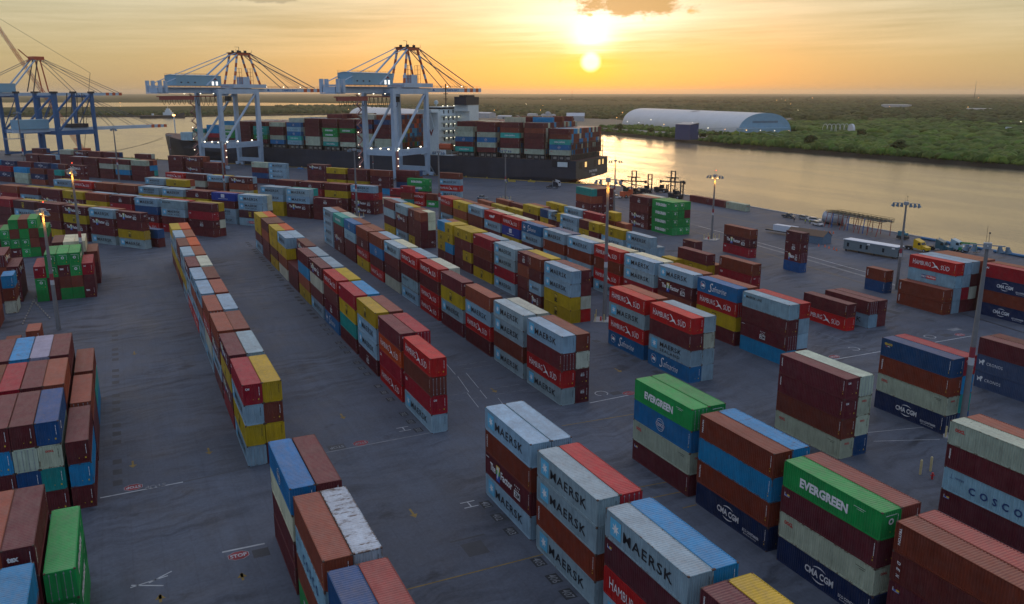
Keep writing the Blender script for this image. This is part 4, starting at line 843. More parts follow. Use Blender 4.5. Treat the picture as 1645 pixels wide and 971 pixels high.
m = MB(); [m.beam((ax_(p), -21.6, 14), (ax_(p+8), -22.0, 2.6), .5, .3) for p in (-292,)]; [m.beam((ax_(-292)+k, -21.9, 14), (ax_(-284)+k, -22.3, 2.7), .1, .1) for k in (0, .8)]; m.build('gangway', M_GREY, ship)
def rope(name, a, b, sag, r, label):
    m = MB(); a, b = Vector(a), Vector(b); n = 10; pv = None
    for i in range(n+1):
        t = i/n; p = a + (b-a)*t - Vector((0,0,sag*4*t*(1-t)))
        if pv: m.tube(pv, p, r, n=5)
        pv = p
    return tag(m.build(name, M_DARK), label, 'mooring line', 'mooring lines of the container ship')
rope('mooring_line', Q(-192, 424, 7), P(-345, 243, .6), 1.2, .09, 'mooring line running down right from the ship stern to the quay')
rope('mooring_line', Q(-192, 414, 8), P(-352, 243, .6), 1.0, .09, 'second mooring line at the ship stern, steeper one')
rope('mooring_line', Q(-536, 422, 15), Q(-610, 407, .6), 2.5, .10, 'upper mooring line slanting left from the ship bow')
rope('mooring_line', Q(-534, 420, 14), Q(-640, 407, .6), 3.5, .10, 'lower mooring line slanting left from the ship bow')
# far dark ship moored across the basin
fs = thing('anchored_ship', P(-1842, 90, -2.5), YU + R(78), 'small dark ship with white upperworks moored across the basin', 'ship')
m = MB(); secs = [(-42, 7, 5.5), (-30, 8, 5.5), (15, 8, 5.5), (30, 6.5, 8), (42, .8, 11)]; vs = []
for x, hb, zd in secs: vs += [(x, -hb, zd), (x, -hb*.8, 0), (x, hb*.8, 0), (x, hb, zd)]
m.add(vs, [(4*i+j, 4*i+j+1, 4*i+j+5, 4*i+j+4) for i in range(4) for j in range(3)] + [(4*i+3, 4*i, 4*i+4, 4*i+7) for i in range(4)] + [(0, 1, 2, 3)]); m.build('hull', M_HULL, fs)
m = MB(); m.box(2, 20, -6, 6, 5.6, 11); m.box(6, 17, -5, 5, 11, 15); m.box(8, 15, -4, 4, 15, 18.5); m.beam((11, 0, 18.5), (11, 0, 25), .5, .5); m.box(-20, -16, -2, 2, 5.5, 9); m.build('superstructure', M_SHIPW, fs)

# ---------------------------------------------------------------- containers: colours, shapes, lettering
CLR = dict(RP=(.25,.055,.05), DB=(.004,.075,.19), MK=(.245,.365,.425), MS=(.25,.365,.415), ML=(.24,.35,.375), ZF=(.080,.013,.018), ZM=(.085,.014,.019), ZE=(.080,.014,.018), MX=(.088,.017,.020), TX=(.095,.018,.024), XT=(.085,.014,.018),
  BR=(.135,.035,.024), TR=(.150,.034,.020), BT=(.15,.04,.032), RB=(.20,.055,.035), CR=(.22,.012,.028), CA=(.25,.018,.026), DR=(.30,.03,.035), HS=(.32,.020,.016), HO=(.42,.075,.03), MC=(.36,.25,.035), MM=(.075,.03,.035), SF=(.010,.105,.22),
  EG=(.006,.21,.055), EE=(.006,.19,.045), OC=(.36,.40,.34), CO=(.000,.125,.26), CG=(.28,.42,.46), CM=(.010,.021,.060), NV=(.006,.052,.125), NB=(.008,.06,.15), SE=(.006,.052,.125), BL=(.000,.195,.345), TE=(.015,.22,.19),
  GY=(.40,.41,.36), GC=(.50,.48,.38), GR=(.36,.40,.41), GP=(.22,.22,.28), GS=(.30,.40,.42), CS=(.05,.29,.24), NY=(.008,.042,.20), PO=(.34,.016,.018), WT=(.55,.56,.43), CN=(.045,.065,.11), BN=(.085,.018,.024), DN=(.095,.022,.02), PN=(.25,.40,.45))
def vivid(c):
    m_ = sum(c)/3; c = [max(.004, (m_ + (x - m_)*1.22)*1.14) for x in c]
    return (c[0], c[1], c[2]*(.88 if c[0] > c[2] else 1.0))
CLR = {k_: (v_ if k_ in ('MK', 'MS', 'ML', 'PN', 'GR') else vivid(v_)) for k_, v_ in CLR.items()}
LOOK = dict(RP='brick-red', DB='deep blue', MK='pale grey star-panel', MS='pale two-line star-panel', ML='rusty pale grey', ZF='maroon shield-marked', ZM='maroon centre-badge', ZE='maroon white-badged', MX='plain maroon', TX='maroon side-lettered', XT='maroon short-word', BR='plain brown', TR='rust-brown side-lettered',
  BT='dull brown', RB='plain rust-red', CR='crimson', CA='crimson three-letter', DR='bright red', HS='red seabird', HO='orange-red seabird', MC='mustard yellow', MM='maroon yellow-badge', SF='blue script-lettered', EG='bright green lettered', EE='plain green', OC='cream red-logo', CO='blue globe-logo',
  CG='pale blue navy-lettered', CM='navy white-lettered', NV='plain navy', NB='navy white-crest', SE='navy yellow-word', BL='bright blue', TE='teal', GY='weathered grey', GC='cream', GR='rust-streaked grey', GP='dull lilac-blue', GS='grey slatted', CS='sea-green lettered', NY='royal blue square-logo',
  PO='red italic-lettered', WT='off-white', CN='slate blue lion-logo', BN='maroon small-badge', DN='brown three-letter', PN='grey-blue two-panel')
RUST = dict(MK=.38, ML=.72, MS=.6, GR=1.1, GY=.62, BL=.5, CG=.6, OC=.5, GC=.45, CR=.1, HS=.15, MC=.3, EG=.35, PN=.62)
CH, CW = 2.79, 2.44
def corr(x0, x1, pitch, depth):
    """trapezoid profile"""
    n = max(2, int(round((x1 - x0)/pitch))); p = (x1 - x0)/n; out = []
    for i in range(n): out += [(x0 + p*i, 0), (x0 + p*(i+.26), 0), (x0 + p*(i+.5), depth), (x0 + p*(i+.76), depth)]
    return out + [(x1, 0)]
def make_box_meshes(L):
    b = MB()
    for y, s in ((.03, 1), (CW-.03, -1)):
        pr = corr(.10, L-.10, .278, .055); vs = [(x, y + s*d, z) for x, d in pr for z in (.13, CH-.09)]
        b.add(vs, [((2*i, 2*i+2, 2*i+3, 2*i+1) if s > 0 else (2*i+1, 2*i+3, 2*i+2, 2*i)) for i in range(len(pr)-1)])
    for x, s in ((.035, 1), (L-.035, -1)):
        pr = corr(.12, CW-.12, .25, .045); vs = [(x + s*d, y, z) for y, d in pr for z in (.13, CH-.11)]
        b.add(vs, [((2*i+1, 2*i+3, 2*i+2, 2*i) if s > 0 else (2*i, 2*i+2, 2*i+3, 2*i+1)) for i in range(len(pr)-1)])
    b.add([(.02,.02,.10),(L-.02,.02,.10),(L-.02,CW-.02,.10),(.02,CW-.02,.10)], [(0,3,2,1)])
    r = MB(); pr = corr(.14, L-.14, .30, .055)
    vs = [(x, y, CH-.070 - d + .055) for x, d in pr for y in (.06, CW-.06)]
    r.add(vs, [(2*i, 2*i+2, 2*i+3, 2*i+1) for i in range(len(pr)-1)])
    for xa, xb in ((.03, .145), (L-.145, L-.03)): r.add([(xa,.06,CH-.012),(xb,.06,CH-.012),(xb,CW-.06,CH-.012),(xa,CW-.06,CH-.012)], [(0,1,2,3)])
    f = MB()
    for x in (0, L-.13):
        for y in (0, CW-.13): f.box(x, x+.13, y, y+.13, .11, CH-.11)
    for y in (.004, CW-.084):
        f.box(.13, L-.13, y, y+.08, .0, .14); f.box(.13, L-.13, y, y+.07, CH-.085, CH-.008)
    for x in (.004, L-.104):
        f.box(x, x+.10, .13, CW-.13, .0, .15); f.box(x, x+.10, .13, CW-.13, CH-.12, CH-.010)
    for x in (-.004, L-.174):
        for y in (-.004, CW-.174):
            for z in (0, CH-.115): f.box(x, x+.178, y, y+.178, z, z+.115, 1)
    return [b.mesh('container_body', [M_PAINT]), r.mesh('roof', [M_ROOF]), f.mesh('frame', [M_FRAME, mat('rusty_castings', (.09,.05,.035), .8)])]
BOX = {12.19: make_box_meshes(12.19), 6.06: make_box_meshes(6.06)}
def door_meshes(L):
    d = MB(); d.box(0, 1.08, 0, .05, .16, CH-.14); d.box(.08, 1.0, .05, .062, .35, 1.3); d.box(.08, 1.0, .05, .062, 1.5, CH-.3)
    r = MB()
    for y in (.28, .80): r.tube((y, .085, .1), (y, .085, CH-.1), .022, n=6); r.box(y-.05, y+.05, .06, .11, .9, 1.0); r.box(y-.06, y+.06, .055, .1, .2, .3); r.box(y-.06, y+.06, .055, .1, CH-.3, CH-.2)
    return d.mesh('door', [M_PAINT]), r.mesh('lock_rods', [M_GREY])
DOOR, RODS = door_meshes(0)
EX, EZ, EY = (1,0,0), (0,0,1), (0,1,0)
LET = {}
def star(mb, cx, cz, r, y, mi, n=7, ri=.42):
    pts = []
    for i in range(2*n):
        a = math.pi/2 + math.pi*i/n; q = r if i % 2 == 0 else r*ri; pts.append((cx + q*math.cos(a), y, cz + q*math.sin(a)))
    mb.add(pts + [(cx, y, cz)], [(i, (i+1) % (2*n), 2*n) for i in range(2*n)][::1], mi)
def rect(mb, x0, x1, z0, z1, mi, y=-.008): mb.add([(x0,y,z0),(x1,y,z0),(x1,y,z1),(x0,y,z1)], [(0,1,2,3)], mi)
def ring(mb, cx, cz, r, w, mi, a0=0, a1=360, y=-.01, n=20, sx=1.0, taper=False):
    vs = []
    for i in range(n+1):
        t = R(a0 + (a1-a0)*i/n); ww = w*(math.sin(math.pi*i/n)*.9 + .1) if taper else w
        vs += [(cx + sx*r*math.cos(t), y, cz + r*math.sin(t)), (cx + sx*(r+ww)*math.cos(t), y, cz + (r+ww)*math.sin(t))]
    mb.add(vs, [(2*i, 2*i+1, 2*i+3, 2*i+2) for i in range(n)], mi)
def bird(mb, x, z, s, mi, y=-.01):
    pts = [(-1.0,.62),(-.62,.60),(-.30,.36),(-.02,.0),(.16,.02),(.30,-.04),(.55,-.38),(.95,-.72),(.45,-.50),(.12,-.32),(-.2,-.36),(-.62,-.5),(-.95,-.5),(-.5,-.30),(-.22,-.10),(-.42,.22),(-.66,.44)]
    mb.add([(x + a*s, y, z + b*s) for a, b in pts], [tuple(range(len(pts)))[::-1]], mi)
LM = [M_WHITE, M_BLACK, M_SKYB, M_RED, M_YEL, M_NAVY] + M_MULTI
def T(mb, s, x0, x1, z0, z1, mi, bold=.02, shear=0.0, sp=1.0, y=-.009): text(mb, s, (x0, y, z0), EX, EZ, x1-x0, z1-z0, mi, bold, shear, sp)
def codes(mb, L, mi=0):
    for k, (a, b) in enumerate(((1.15, 1.7), (1.75, 2.2), (2.25, 2.42))): rect(mb, L-.42, L-.36, a, b, mi)
    rect(mb, L-.50, L-.40, .62, .78, 4); rect(mb, L-.50, L-.42, .95, 1.05, 4)
def vert(mb, s, mi, x=.42, z1=2.35, z0=.75, h=.26): text(mb, s, (x, -.009, z1), (0,0,-1), EX, z1-z0, h, mi, .03)
def zim(mb, x, z, w, h):
    rect(mb, x, x+w, z, z+h*.52, 0); T(mb, 'ZIM', x+w*.08, x+w*.92, z+h*.07, z+h*.45, 1, .04, y=-.012)
    for r_, n in ((.66, 3), (.88, 4)):
        for i in range(n): star(mb, x + w*(i + .5 + (.5 if n == 3 else 0))/4, z + h*r_, h*.085, -.009, 0, 5)
def side_art(st, L):
    """paint on the long side, kept apart from the box; returns (lettering, emblem)"""
    l, e = MB(), MB(); k = L/12.19; H = CH
    if st in ('MK', 'MS'):
        x0 = .75*k + .1; w = 1.75 if k > .8 else 1.15; z0 = .62 if k > .8 else .8
        rect(e, x0, x0+w, z0, z0+w, 2); star(e, x0+w/2, z0+w/2, w*.36, -.012, 0)
        if st == 'MK': T(l, 'MAERSK', 2.95*k + (0 if k > .8 else .3), 10.2*k, .86 if k > .8 else 1.05, 1.88 if k > .8 else 1.7, 1, .012, 0, 1.16)
        else: T(l, 'MAERSK', 3.4, 9.6, 1.35, 2.2, 1, .012, 0, 1.1); T(l, 'SEALAND', 3.4, 9.2, .5, 1.05, 1, .01, 0, 1.35)
    elif st == 'ML': T(l, 'MAERSK LINE', 1.0, 5.2, 1.75, 2.25, 1, .01, 0, 1.1); rect(e, .35, .8, 1.75, 2.2, 2); star(e, .57, 1.97, .16, -.012, 0)
    elif st == 'ZF':
        T(l, 'The', 1.45, 3.0, 1.0, 2.0, 0, .03); T(l, 'Factor', 4.45*k, 7.6*k, .95, 1.95, 0, .03)
        for i, mi in enumerate((6, 7, 8)): rect(e, 3.2*k, 4.2*k, .55 + .58*i if i else .35, 1.13 + .58*i, (8, 6, 7)[i], -.008)
        T(l, '7', 3.35*k, 4.05*k, .6, 2.15, 0, .06, y=-.013); zim(e, 8.1*k, .55, 1.55*k, 1.65); T(l, '------', .25, 1.1, 2.3, 2.4, 0)
        codes(l, L)
    elif st == 'ZM': zim(e, 5.3*k, .6, 1.45*max(k, .8), 1.55); T(l, '------', .25, 1.1, 2.3, 2.4, 0); codes(l, L)
    elif st in ('HS', 'HO'):
        T(l, 'H', 1.0*k, 1.65*k, .95, 2.1, 0, .0); T(l, 'AMBURG', 1.75*k, 5.7*k, .95, 1.9, 0, .0); T(l, 'S\u00dcD', 8.3*k, 10.5*k, .75, 1.95, 0, .0); bird(e, 7.0*k, 1.4, 1.15*max(k, .7), 0)
        codes(l, L)
    elif st == 'SF':
        ring(e, 1.75, 1.45, .78, .05, 0); e.add([(1.3,-.011,1.85),(2.3,-.011,1.62),(2.3,-.011,1.08),(1.3,-.011,1.25)][::-1], [(0,1,2,3)], 0); rect(e, 1.3, 1.65, 1.45, 1.75, 3, -.014); e.beam((1.25,-.012,.8), (1.25,-.012,2.0), .05, .004, 0)
        T(l, 'S', 3.6, 4.9, .45, 2.35, 0, .0, .45); T(l, 'afmarine', 4.7, 9.0, .75, 1.9, 0, -.004, .45)
    elif st in ('MC', 'MM'):
        mi = 1 if st == 'MC' else 4; x = 5.0*k - (.2 if k < .8 else 0); w = 1.25; rect(e, x, x+w, 1.42, 2.28, mi); T(e, 'm', x+.1, x+w-.1, 1.5, 2.15, 4 if st == 'MC' else 1, .05, y=-.013)
        T(l, 'SC', x, x+w, .5, 1.32, mi, .06)
    elif st == 'EG': T(l, 'EVERGREEN', 2.3*k, 8.4*k, .85, 1.85, 0, .045); rect(l, 9.0*k, 10.4*k, 2.07, 2.11, 0); rect(l, 9.4*k, 10.2*k, 1.89, 1.93, 0)
    elif st == 'OC': T(l, 'OOCL', .75, 1.95, 1.70, 2.12, 3, .05); rect(l, 10.0, 11.2, 2.15, 2.2, 1); rect(l, 10.4, 11.1, 1.95, 2.0, 1)
    elif st == 'CO': ring(e, 5.9, 1.35, .78, .06, 0); ring(e, 5.9, 1.35, .5, .04, 0, 20, 160, sx=1.4); ring(e, 5.9, 1.35, .5, .04, 0, 200, 340, sx=1.4); rect(e, 4.95, 6.85, 1.08, 1.62, 5, -.012); T(l, 'COSCO', 5.0, 6.8, 1.13, 1.57, 0, .02, y=-.015); codes(l, L)
    elif st == 'CG': T(l, 'COSCO', 3.3, 9.6, .75, 1.65, 5, .03, 0, 1.9); e.beam((.7,-.01,1.75), (1.3,-.01,1.75), .05, .004, 5); e.beam((1.0,-.01,1.72), (1.0,-.01,2.25), .05, .004, 5); T(l, 'HHHH', 1.5, 2.6, 1.75, 2.05, 5, .0)
    elif st == 'CM':
        T(l, 'CMA CGM', 3.9, 7.6, 1.0, 1.75, 0, .03); ring(e, 5.75, .75, 1.35, .14, 0, 62, 118, taper=True, sx=1.3); ring(e, 5.75, 2.0, 1.35, .14, 0, 242, 298, taper=True, sx=1.3)
        T(l, 'ECO CONTAINER', 8.3, 10.9, .62, .95, 0, .02); T(l, 'Bamboo flooring', 8.5, 10.5, .3, .52, 0, .0); codes(l, L)
    elif st == 'TR': vert(l, 'TRITON', 0); codes(l, L)
    elif st == 'TX': vert(l, 'textainer', 0, .42, 2.35, 1.1, .22); codes(l, L)
    elif st == 'XT': vert(l, 'tex', 0); codes(l, L)
    elif st == 'DN': [text(l, ch, (.62, -.009, 2.1-.62*i), (0,0,-1), EX, .32, .36, 0, .03, .3) for i, ch in enumerate('DEN')]
    elif st == 'BN': rect(e, .45, 1.15, 1.9, 2.12, 8); rect(e, .8, 1.15, 2.02, 2.2, 7, -.011); rect(e, .45, .52, 1.95, 2.3, 0, -.012); T(l, 'beacon', .55, 1.12, 1.92, 2.0, 0, .02, y=-.014); codes(l, L)
    elif st == 'SE': T(l, 'SEACO', .6, 2.0, 1.85, 2.2, 4, .05); rect(e, .85, 1.1, 1.6, 1.72, 3); rect(e, 1.15, 1.6, 1.62, 1.7, 0); codes(l, L)
    elif st == 'CN':
        e.add([(a*.55+.95, -.01, b*.55+1.55) for a, b in ((-.8,-.7),(-.5,-.7),(-.4,-.2),(.1,-.25),(.3,-.8),(.6,-.8),(.5,-.1),(.8,.2),(.9,.7),(.5,.9),(.1,.75),(-.1,.35),(-.6,.3),(-.95,.75),(-1.0,.6),(-.75,.1))], [tuple(range(16))], 0); T(l, 'CRONOS', 1.8, 4.6, 1.25, 1.75, 0, .0, 0, 1.1)
    elif st == 'PN': rect(e, 3.6, 4.9, .95, 1.75, 5); rect(e, 4.9, 7.4, .95, 1.75, 3); T(l, 'P&O', 3.7, 4.8, 1.1, 1.6, 0, .02, y=-.013); T(l, 'Nedlloyd', 5.0, 7.3, 1.1, 1.62, 0, .02, y=-.013)
    elif st in ('CR', 'CA', 'DR'): T(l, 'CAI', .5, 1.35 if st == 'CR' else 1.6, 1.8, 2.25, 0, .04); codes(l, L)
    elif st == 'NY': rect(e, 5.1, 6.9, 1.15, 2.35, 0); rect(e, 5.3, 6.7, 1.45, 1.55, 8, -.012); rect(e, 5.3, 6.7, 1.8, 1.9, 8, -.012); rect(l, 3.5, 8.6, .62, .74, 0)
    elif st == 'CS': T(l, 'CHINA SHIPPING' if L > 7 else 'CHINA', 2.8*k, 9.4*k, 1.0, 1.75, 0, .03)
    elif st == 'PO': T(l, 'rumF', 4.0, 8.2, 1.05, 2.0, 0, .05, .3)
    elif st == 'NB': ring(e, 2.2, 1.5, .3, .18, 0)
    elif st in ('BR', 'RB', 'MX', 'NV', 'BT', 'BL'): codes(l, L)
    return l, e
def end_art(st):
    """paint on the short end, y across, z up"""
    l = MB()
    def rr(y0, y1, z0, z1, mi, x=.006): l.add([(x,y0,z0),(x,y1,z0),(x,y1,z1),(x,y0,z1)], [(0,1,2,3)], mi)
    dark = st in ('MK','MS','ML','OC','GC','GY','GR','CG','MC','WT','GS','PN')
    m0 = 1 if dark else 0
    if st in ('ZF','ZM','ZE'): rr(.95, 1.55, 1.55, 1.9, 0); text(l, 'ZIM', (.012, 1.02, 1.6), EY, EZ, .46, .25, 1, .04); [rr(1.0+.15*i, 1.08+.15*i, 2.0, 2.1, 0) for i in range(4)]
    if st in ('EG',): l2 = MB(); ring(l2, 1.22, 1.7, .16, .16, 0, y=0); l.add([(.01, a, c) for a, b, c in l2.v], l2.f, 0); rr(.5, 1.9, 2.3, 2.36, 0)
    if st == 'OC': text(l, 'OOCL', (.008, .75, 1.95), EY, EZ, .85, .28, 3, .06)
    if st in ('XT',): text(l, 'tex', (.008, .35, 1.6), EY, EZ, .85, .5, 0, .05)
    if st in ('TX', 'DR', 'CR'): text(l, 'CAI', (.008, .35, 2.0), EY, EZ, .5, .3, 0, .04)
    for z0, z1 in ((1.15, 1.5), (1.55, 1.95), (2.0, 2.3)): rr(2.02, 2.07, z0, z1, m0)
    if not dark: rr(1.85, 2.0, .55, .75, 4); rr(1.2, 1.28, .62, .70, 4)
    return l
ENDM, SIDEM = {}, {}
def art_meshes(st, L):
    if (st, L) not in SIDEM:
        l, e = side_art(st, L)
        SIDEM[st, L] = tuple(x.mesh(n, LM) if x.f else None for x, n in ((l, 'lettering'), (e, 'emblem')))
    if st not in ENDM: ENDM[st] = end_art(st).mesh('end_marking', LM)
    return SIDEM[st, L] + (ENDM[st],)

ORD = ['nearest','second','third','fourth','fifth','sixth','seventh','eighth','ninth','tenth','eleventh','twelfth','thirteenth','fourteenth','fifteenth','sixteenth','seventeenth']
ROWN = dict(R1='leftmost long row', R2='second long row', R3='third long row', R4='fourth long row', R5='fifth long row', R6='broken sixth row', N1='leftmost foreground row', N2='second foreground row', N3='third foreground row', N4='fourth foreground row', N5='fifth foreground row', N6='rightmost foreground row',
  A='first slanted row', B='second slanted row', C='third slanted row', D='fourth slanted row', E='fifth slanted row', F='slanted stacks before the cranes', H='far left slanted row', I='far left slanted row', J='far left slanted row',
  LM='big left-edge block', LN='bottom-left corner block', LQ='green-topped left block', LG='far left green block', LZ='left-edge stacks behind chain line')
LONE = dict(pair='low red-based stacks beside the fourth row', small='lone two-high stack by the tall mast', three='lone three-high stack before the quay road', four='lone four-high short stack with blue base', right='stacks under the rightmost masts', green='block with green end before the handlers',
  teal='teal-topped block before the quay', quay='line of single containers at the quay edge', loose='single short boxes left of the lamp mast', back='scattered stacks behind the fifth row')
TIER = ['bottom', 'second-tier', 'third-tier', 'fourth-tier', 'fifth-tier', 'sixth-tier', 'seventh-tier']
def con_label(c, n):
    st, fr, a, b, z, L, side, row_, slot, col, tier, nt = c
    t = 'top' if tier == nt-1 and nt > 1 else TIER[tier]
    nm = ('short ' if L < 7 else '') + LOOK[st] + ' container'
    if row_ in ROWN:
        if row_ in ('D', 'E'): sl = slot + 1
        elif row_ == 'N4': sl = {0: 1, 2: 0}[slot]
        elif row_[0] == 'N': sl = {'N1': 2, 'N2': 3, 'N3': 3}.get(row_, 0) - slot
        elif row_ == 'LN': sl = 1 - slot
        else: sl = slot
        f = ['left file', 'right file', 'right end'][min(col, 2)] if row_[0] != 'L' else ['first', 'second', 'third', 'fourth', 'fifth', 'sixth', 'seventh'][col] + ' file from right'
        e_ = '' if L > 7 else ''
        return f"{t} {nm}, {ORD[max(sl, 0)]} stack, {f}, {ROWN[row_]}"
    return f"{t} {nm} in {LONE[row_]}"
GROUPS = dict(R='shipping containers stacked in the yard rows', N='shipping containers stacked in the yard rows')
TOP = set(TOPLIST)
used_labels = {}
def build_container(i, c):
    st, fr, a, b, z, L, side, row_, slot, col, tier, nt = c
    me = BOX[L]; rz = YU if fr == 'U' else YP; loc = P(a, b, z) if fr == 'U' else Q(a, b, z)
    jx, jy = random.uniform(-.05, .05), random.uniform(-.03, .03); ax = U if fr == 'U' else UP; ay = V if fr == 'U' else VP
    o = link(me[0], 'shipping_container', None, loc + ax*jx + ay*jy, rz + random.uniform(-.0012, .0012))
    o['category'] = 'shipping container'; o['group'] = 'stacked shipping containers in the port yard'
    base = CLR[st]; j = random.uniform(.86, 1.14); hue = random.uniform(-.05, .05)
    hue += random.choice((0, 0, .10)) if st == 'MK' else 0; colr = (min(1, base[0]*j*(1+hue)), base[1]*j, min(1, base[2]*j*(1-hue)), 1)
    rust = RUST.get(st, .3)*(random.uniform(.55, 1.45) if st != 'GR' else .82)
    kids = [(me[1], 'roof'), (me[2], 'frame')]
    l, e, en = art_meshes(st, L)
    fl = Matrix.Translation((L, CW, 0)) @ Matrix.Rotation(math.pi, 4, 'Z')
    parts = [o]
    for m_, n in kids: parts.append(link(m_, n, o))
    for m_, n in ((l, 'lettering'), (e, 'emblem')):
        if m_:
            k = link(m_, n, o)
            if side: k.location = (L, CW, 0); k.rotation_euler = (0, 0, math.pi)
    door = (i*7919) % 9 == 0 or st == 'DR'
    if door:
        for y, w in ((.13, 1), (CW-.13, -1)):
            d = link(DOOR, 'door', o, (L - .03, y, 0), math.pi/2); d.scale = (w, -1, 1)
            r_ = link(RODS, 'lock_rods', d); parts.append(d)
    else:
        k = link(en, 'end_marking', o, (L + .004, 0, 0))
    for p_ in parts: p_.color = colr; p_['rust'] = rust
    lb = con_label(c, i); used_labels.setdefault(lb, []).append((i, o))
class Acc:
    def __init__(s): s.v = []; s.f = []; s.m = []; s.c = []; s.n = 0
    def add(s, vs, fs, mi, col):
        vs = np.asarray(vs, float); s.v.append(vs); s.f += [tuple(k + s.n for k in f) for f in fs]
        s.m += (mi if isinstance(mi, list) else [mi]*len(fs)); s.c.append(np.tile(np.array([*col, 1.0]), (len(vs), 1))); s.n += len(vs)
    def build(s, name, mats):
        me = bpy.data.meshes.new(name); me.from_pydata(np.concatenate(s.v).tolist(), [], s.f)
        for m in mats: me.materials.append(m)
        me.polygons.foreach_set('material_index', s.m)
        at = me.color_attributes.new('Col', 'FLOAT_COLOR', 'POINT'); at.data.foreach_set('color', np.concatenate(s.c).ravel()); me.update()
        return link(me, name)
acc = Acc(); ART = {}
bx = MB(); bx.box(0, 1, 0, 1, 0, 1); BXV = np.array(bx.v); BXF = bx.f
for i, c in enumerate(CON):
    st, fr, a, b, z, L, side, row_, slot, col, tier, nt = c
    if i in TOP: build_container(i, c); continue
    ax, ay, o = (U, V, P(a, b, z)) if fr == 'U' else (UP, VP, Q(a, b, z))
    M = np.array([ax[:], ay[:], (0, 0, 1)]); o = np.array(o[:]); j = random.uniform(.82, 1.15)
    colr = [min(1, x*j) for x in CLR[st]]
    def tr(v): return v @ M + o
    acc.add(tr(BXV*np.array([L, CW, CH-.03]) + np.array([0, 0, .02])), BXF, 0, colr)
    if VIS[i] and not side and (row_ != 'ship' or col == 0):
        if (st, L) not in ART: ART[st, L] = side_art(st, L)
        for mbx in ART[st, L]:
            if mbx.f: acc.add(tr(np.array(mbx.v) + np.array([0, -.02, 0])), mbx.f, [m + 1 for m in mbx.m], (1, 1, 1))
    if VIS[i] and row_ != 'ship' and st in ('ZF', 'ZM', 'ZE', 'EG', 'OC', 'XT'):
        en = end_art(st); acc.add(tr(np.array(en.v) + np.array([L + .02, 0, 0])), en.f, [m + 1 for m in en.m], (1, 1, 1))
stuff = acc.build('distant_shipping_containers', [M_FAR] + LM)
tag(stuff, 'smaller-looking containers of the far slanted rows, hidden tiers and the moored ship deck stacks', 'containers', None, 'stuff')
for lb, lst in used_labels.items():
    if len(lst) == 1: lst[0][1]['label'] = lb
    else:
        for n, (i, o) in enumerate(sorted(lst, key=lambda t: (-CON[t[0]][2], CON[t[0]][3]))):
            o['label'] = lb + [', nearest such', ', second such', ', third such', ', fourth such', ', fifth such'][min(n, 4)]

# ---------------------------------------------------------------- light masts
M_POLE = mat('weathered_pole', (.17,.165,.16), .75, 0, None, 0, .15, 1.0)
def mast_meshes(lit):
    pass
def light_mast(u, v, hgt, label, lit=True, arms=True, pad=True, rot=0.0, wide=False):
    root = thing('light_mast', P(u, v, 0), YU + rot, label, 'light mast', 'high light masts of the container yard')
    m = MB(); r0 = .46 if hgt > 24 else .40
    m.tube((0,0,0), (0,0,hgt*.385), r0, r0*.82, 12, 0); m.tube((0,0,hgt*.385), (0,0,hgt*.425), r0*.83, r0*.82, 12, 2); m.tube((0,0,hgt*.425), (0,0,hgt*.48), r0*.82, r0*.80, 12, 1); m.tube((0,0,hgt*.48), (0,0,hgt), r0*.80, r0*.48, 12, 0)
    m.build('pole', [M_POLE, mat('red_band', (.25,.03,.04)), mat('white_band', (.45,.45,.45))], root)
    m = MB(); m.box(-.5, .5, -.5, .5, hgt-.5, hgt+.3); m.box(-3.0 if wide else -2.1, 3.0 if wide else 2.1, -.07, .07, hgt-.12, hgt+.02); m.box(-.07, .07, -1.6, 1.6, hgt-.1, hgt+.04)
    m.build('head_frame', M_GREY, root)
    for (x, y) in (((-2.4, 0), (-1.5, 0), (1.5, 0), (2.4, 0)) if not wide else ((-2.8, 0), (-1.9, 0), (-1, 0), (1, 0), (1.9, 0), (2.8, 0))):
        m = MB(); m.tube((x, y, hgt-.1), (x, y, hgt-.45), .22, .30, 10); m.tube((x, y, hgt-.45), (x*1.08, y, hgt-.95), .30, .46, 10, 0); fl = m.build('floodlight', mat('lamp_housing', (.12,.17,.21), .5, .2), root)
    m = MB(); m.tube((.1, .3, hgt+.3), (.1, .3, hgt+1.5), .03, n=5); m.ball((.1, .3, hgt+1.58), .13, 1, 8, 5); m.build('beacon', [M_DARK, M_LAMPR if lit else M_DARK], root)
    m = MB(); m.tube((-.25, -.2, hgt+.3), (-.25, -.2, hgt+2.6), .02, n=4); m.build('antenna', M_DARK, root)
    if lit:
        for x in (-.85, .85):
            m = MB(); m.box(x-.16, x+.16, -.16, .16, hgt-1.0, hgt-.86); m.build('sodium_lamp', M_LAMPO, root)
            ld = bpy.data.lights.new('sodium_glow', 'POINT'); ld.energy = 420; ld.color = (1, .42, .06); ld.shadow_soft_size = .2; lo = bpy.data.objects.new('sodium_glow', ld); COL.objects.link(lo); lo.parent = root; lo.location = (x, -.35, hgt-2.0)
    if pad:
        m = MB(); m.box(-2.2, 2.2, -2.2, 2.2, 0, .16); m.build('concrete_base', M_CONC, root)
        for x in (-1.9, 0, 1.9):
            for y in (-1.9, 1.9): m = MB(); m.tube((x, y, .16), (x, y, 1.75), .12, n=8); m.build('guard_post', mat('pale_yellow_post', (.55,.45,.22), .6), root)
        m = MB(); m.box(-.9, -.55, -1.2, -.9, .16, 1.0); m.build('hydrant', M_RED, root)
    return root
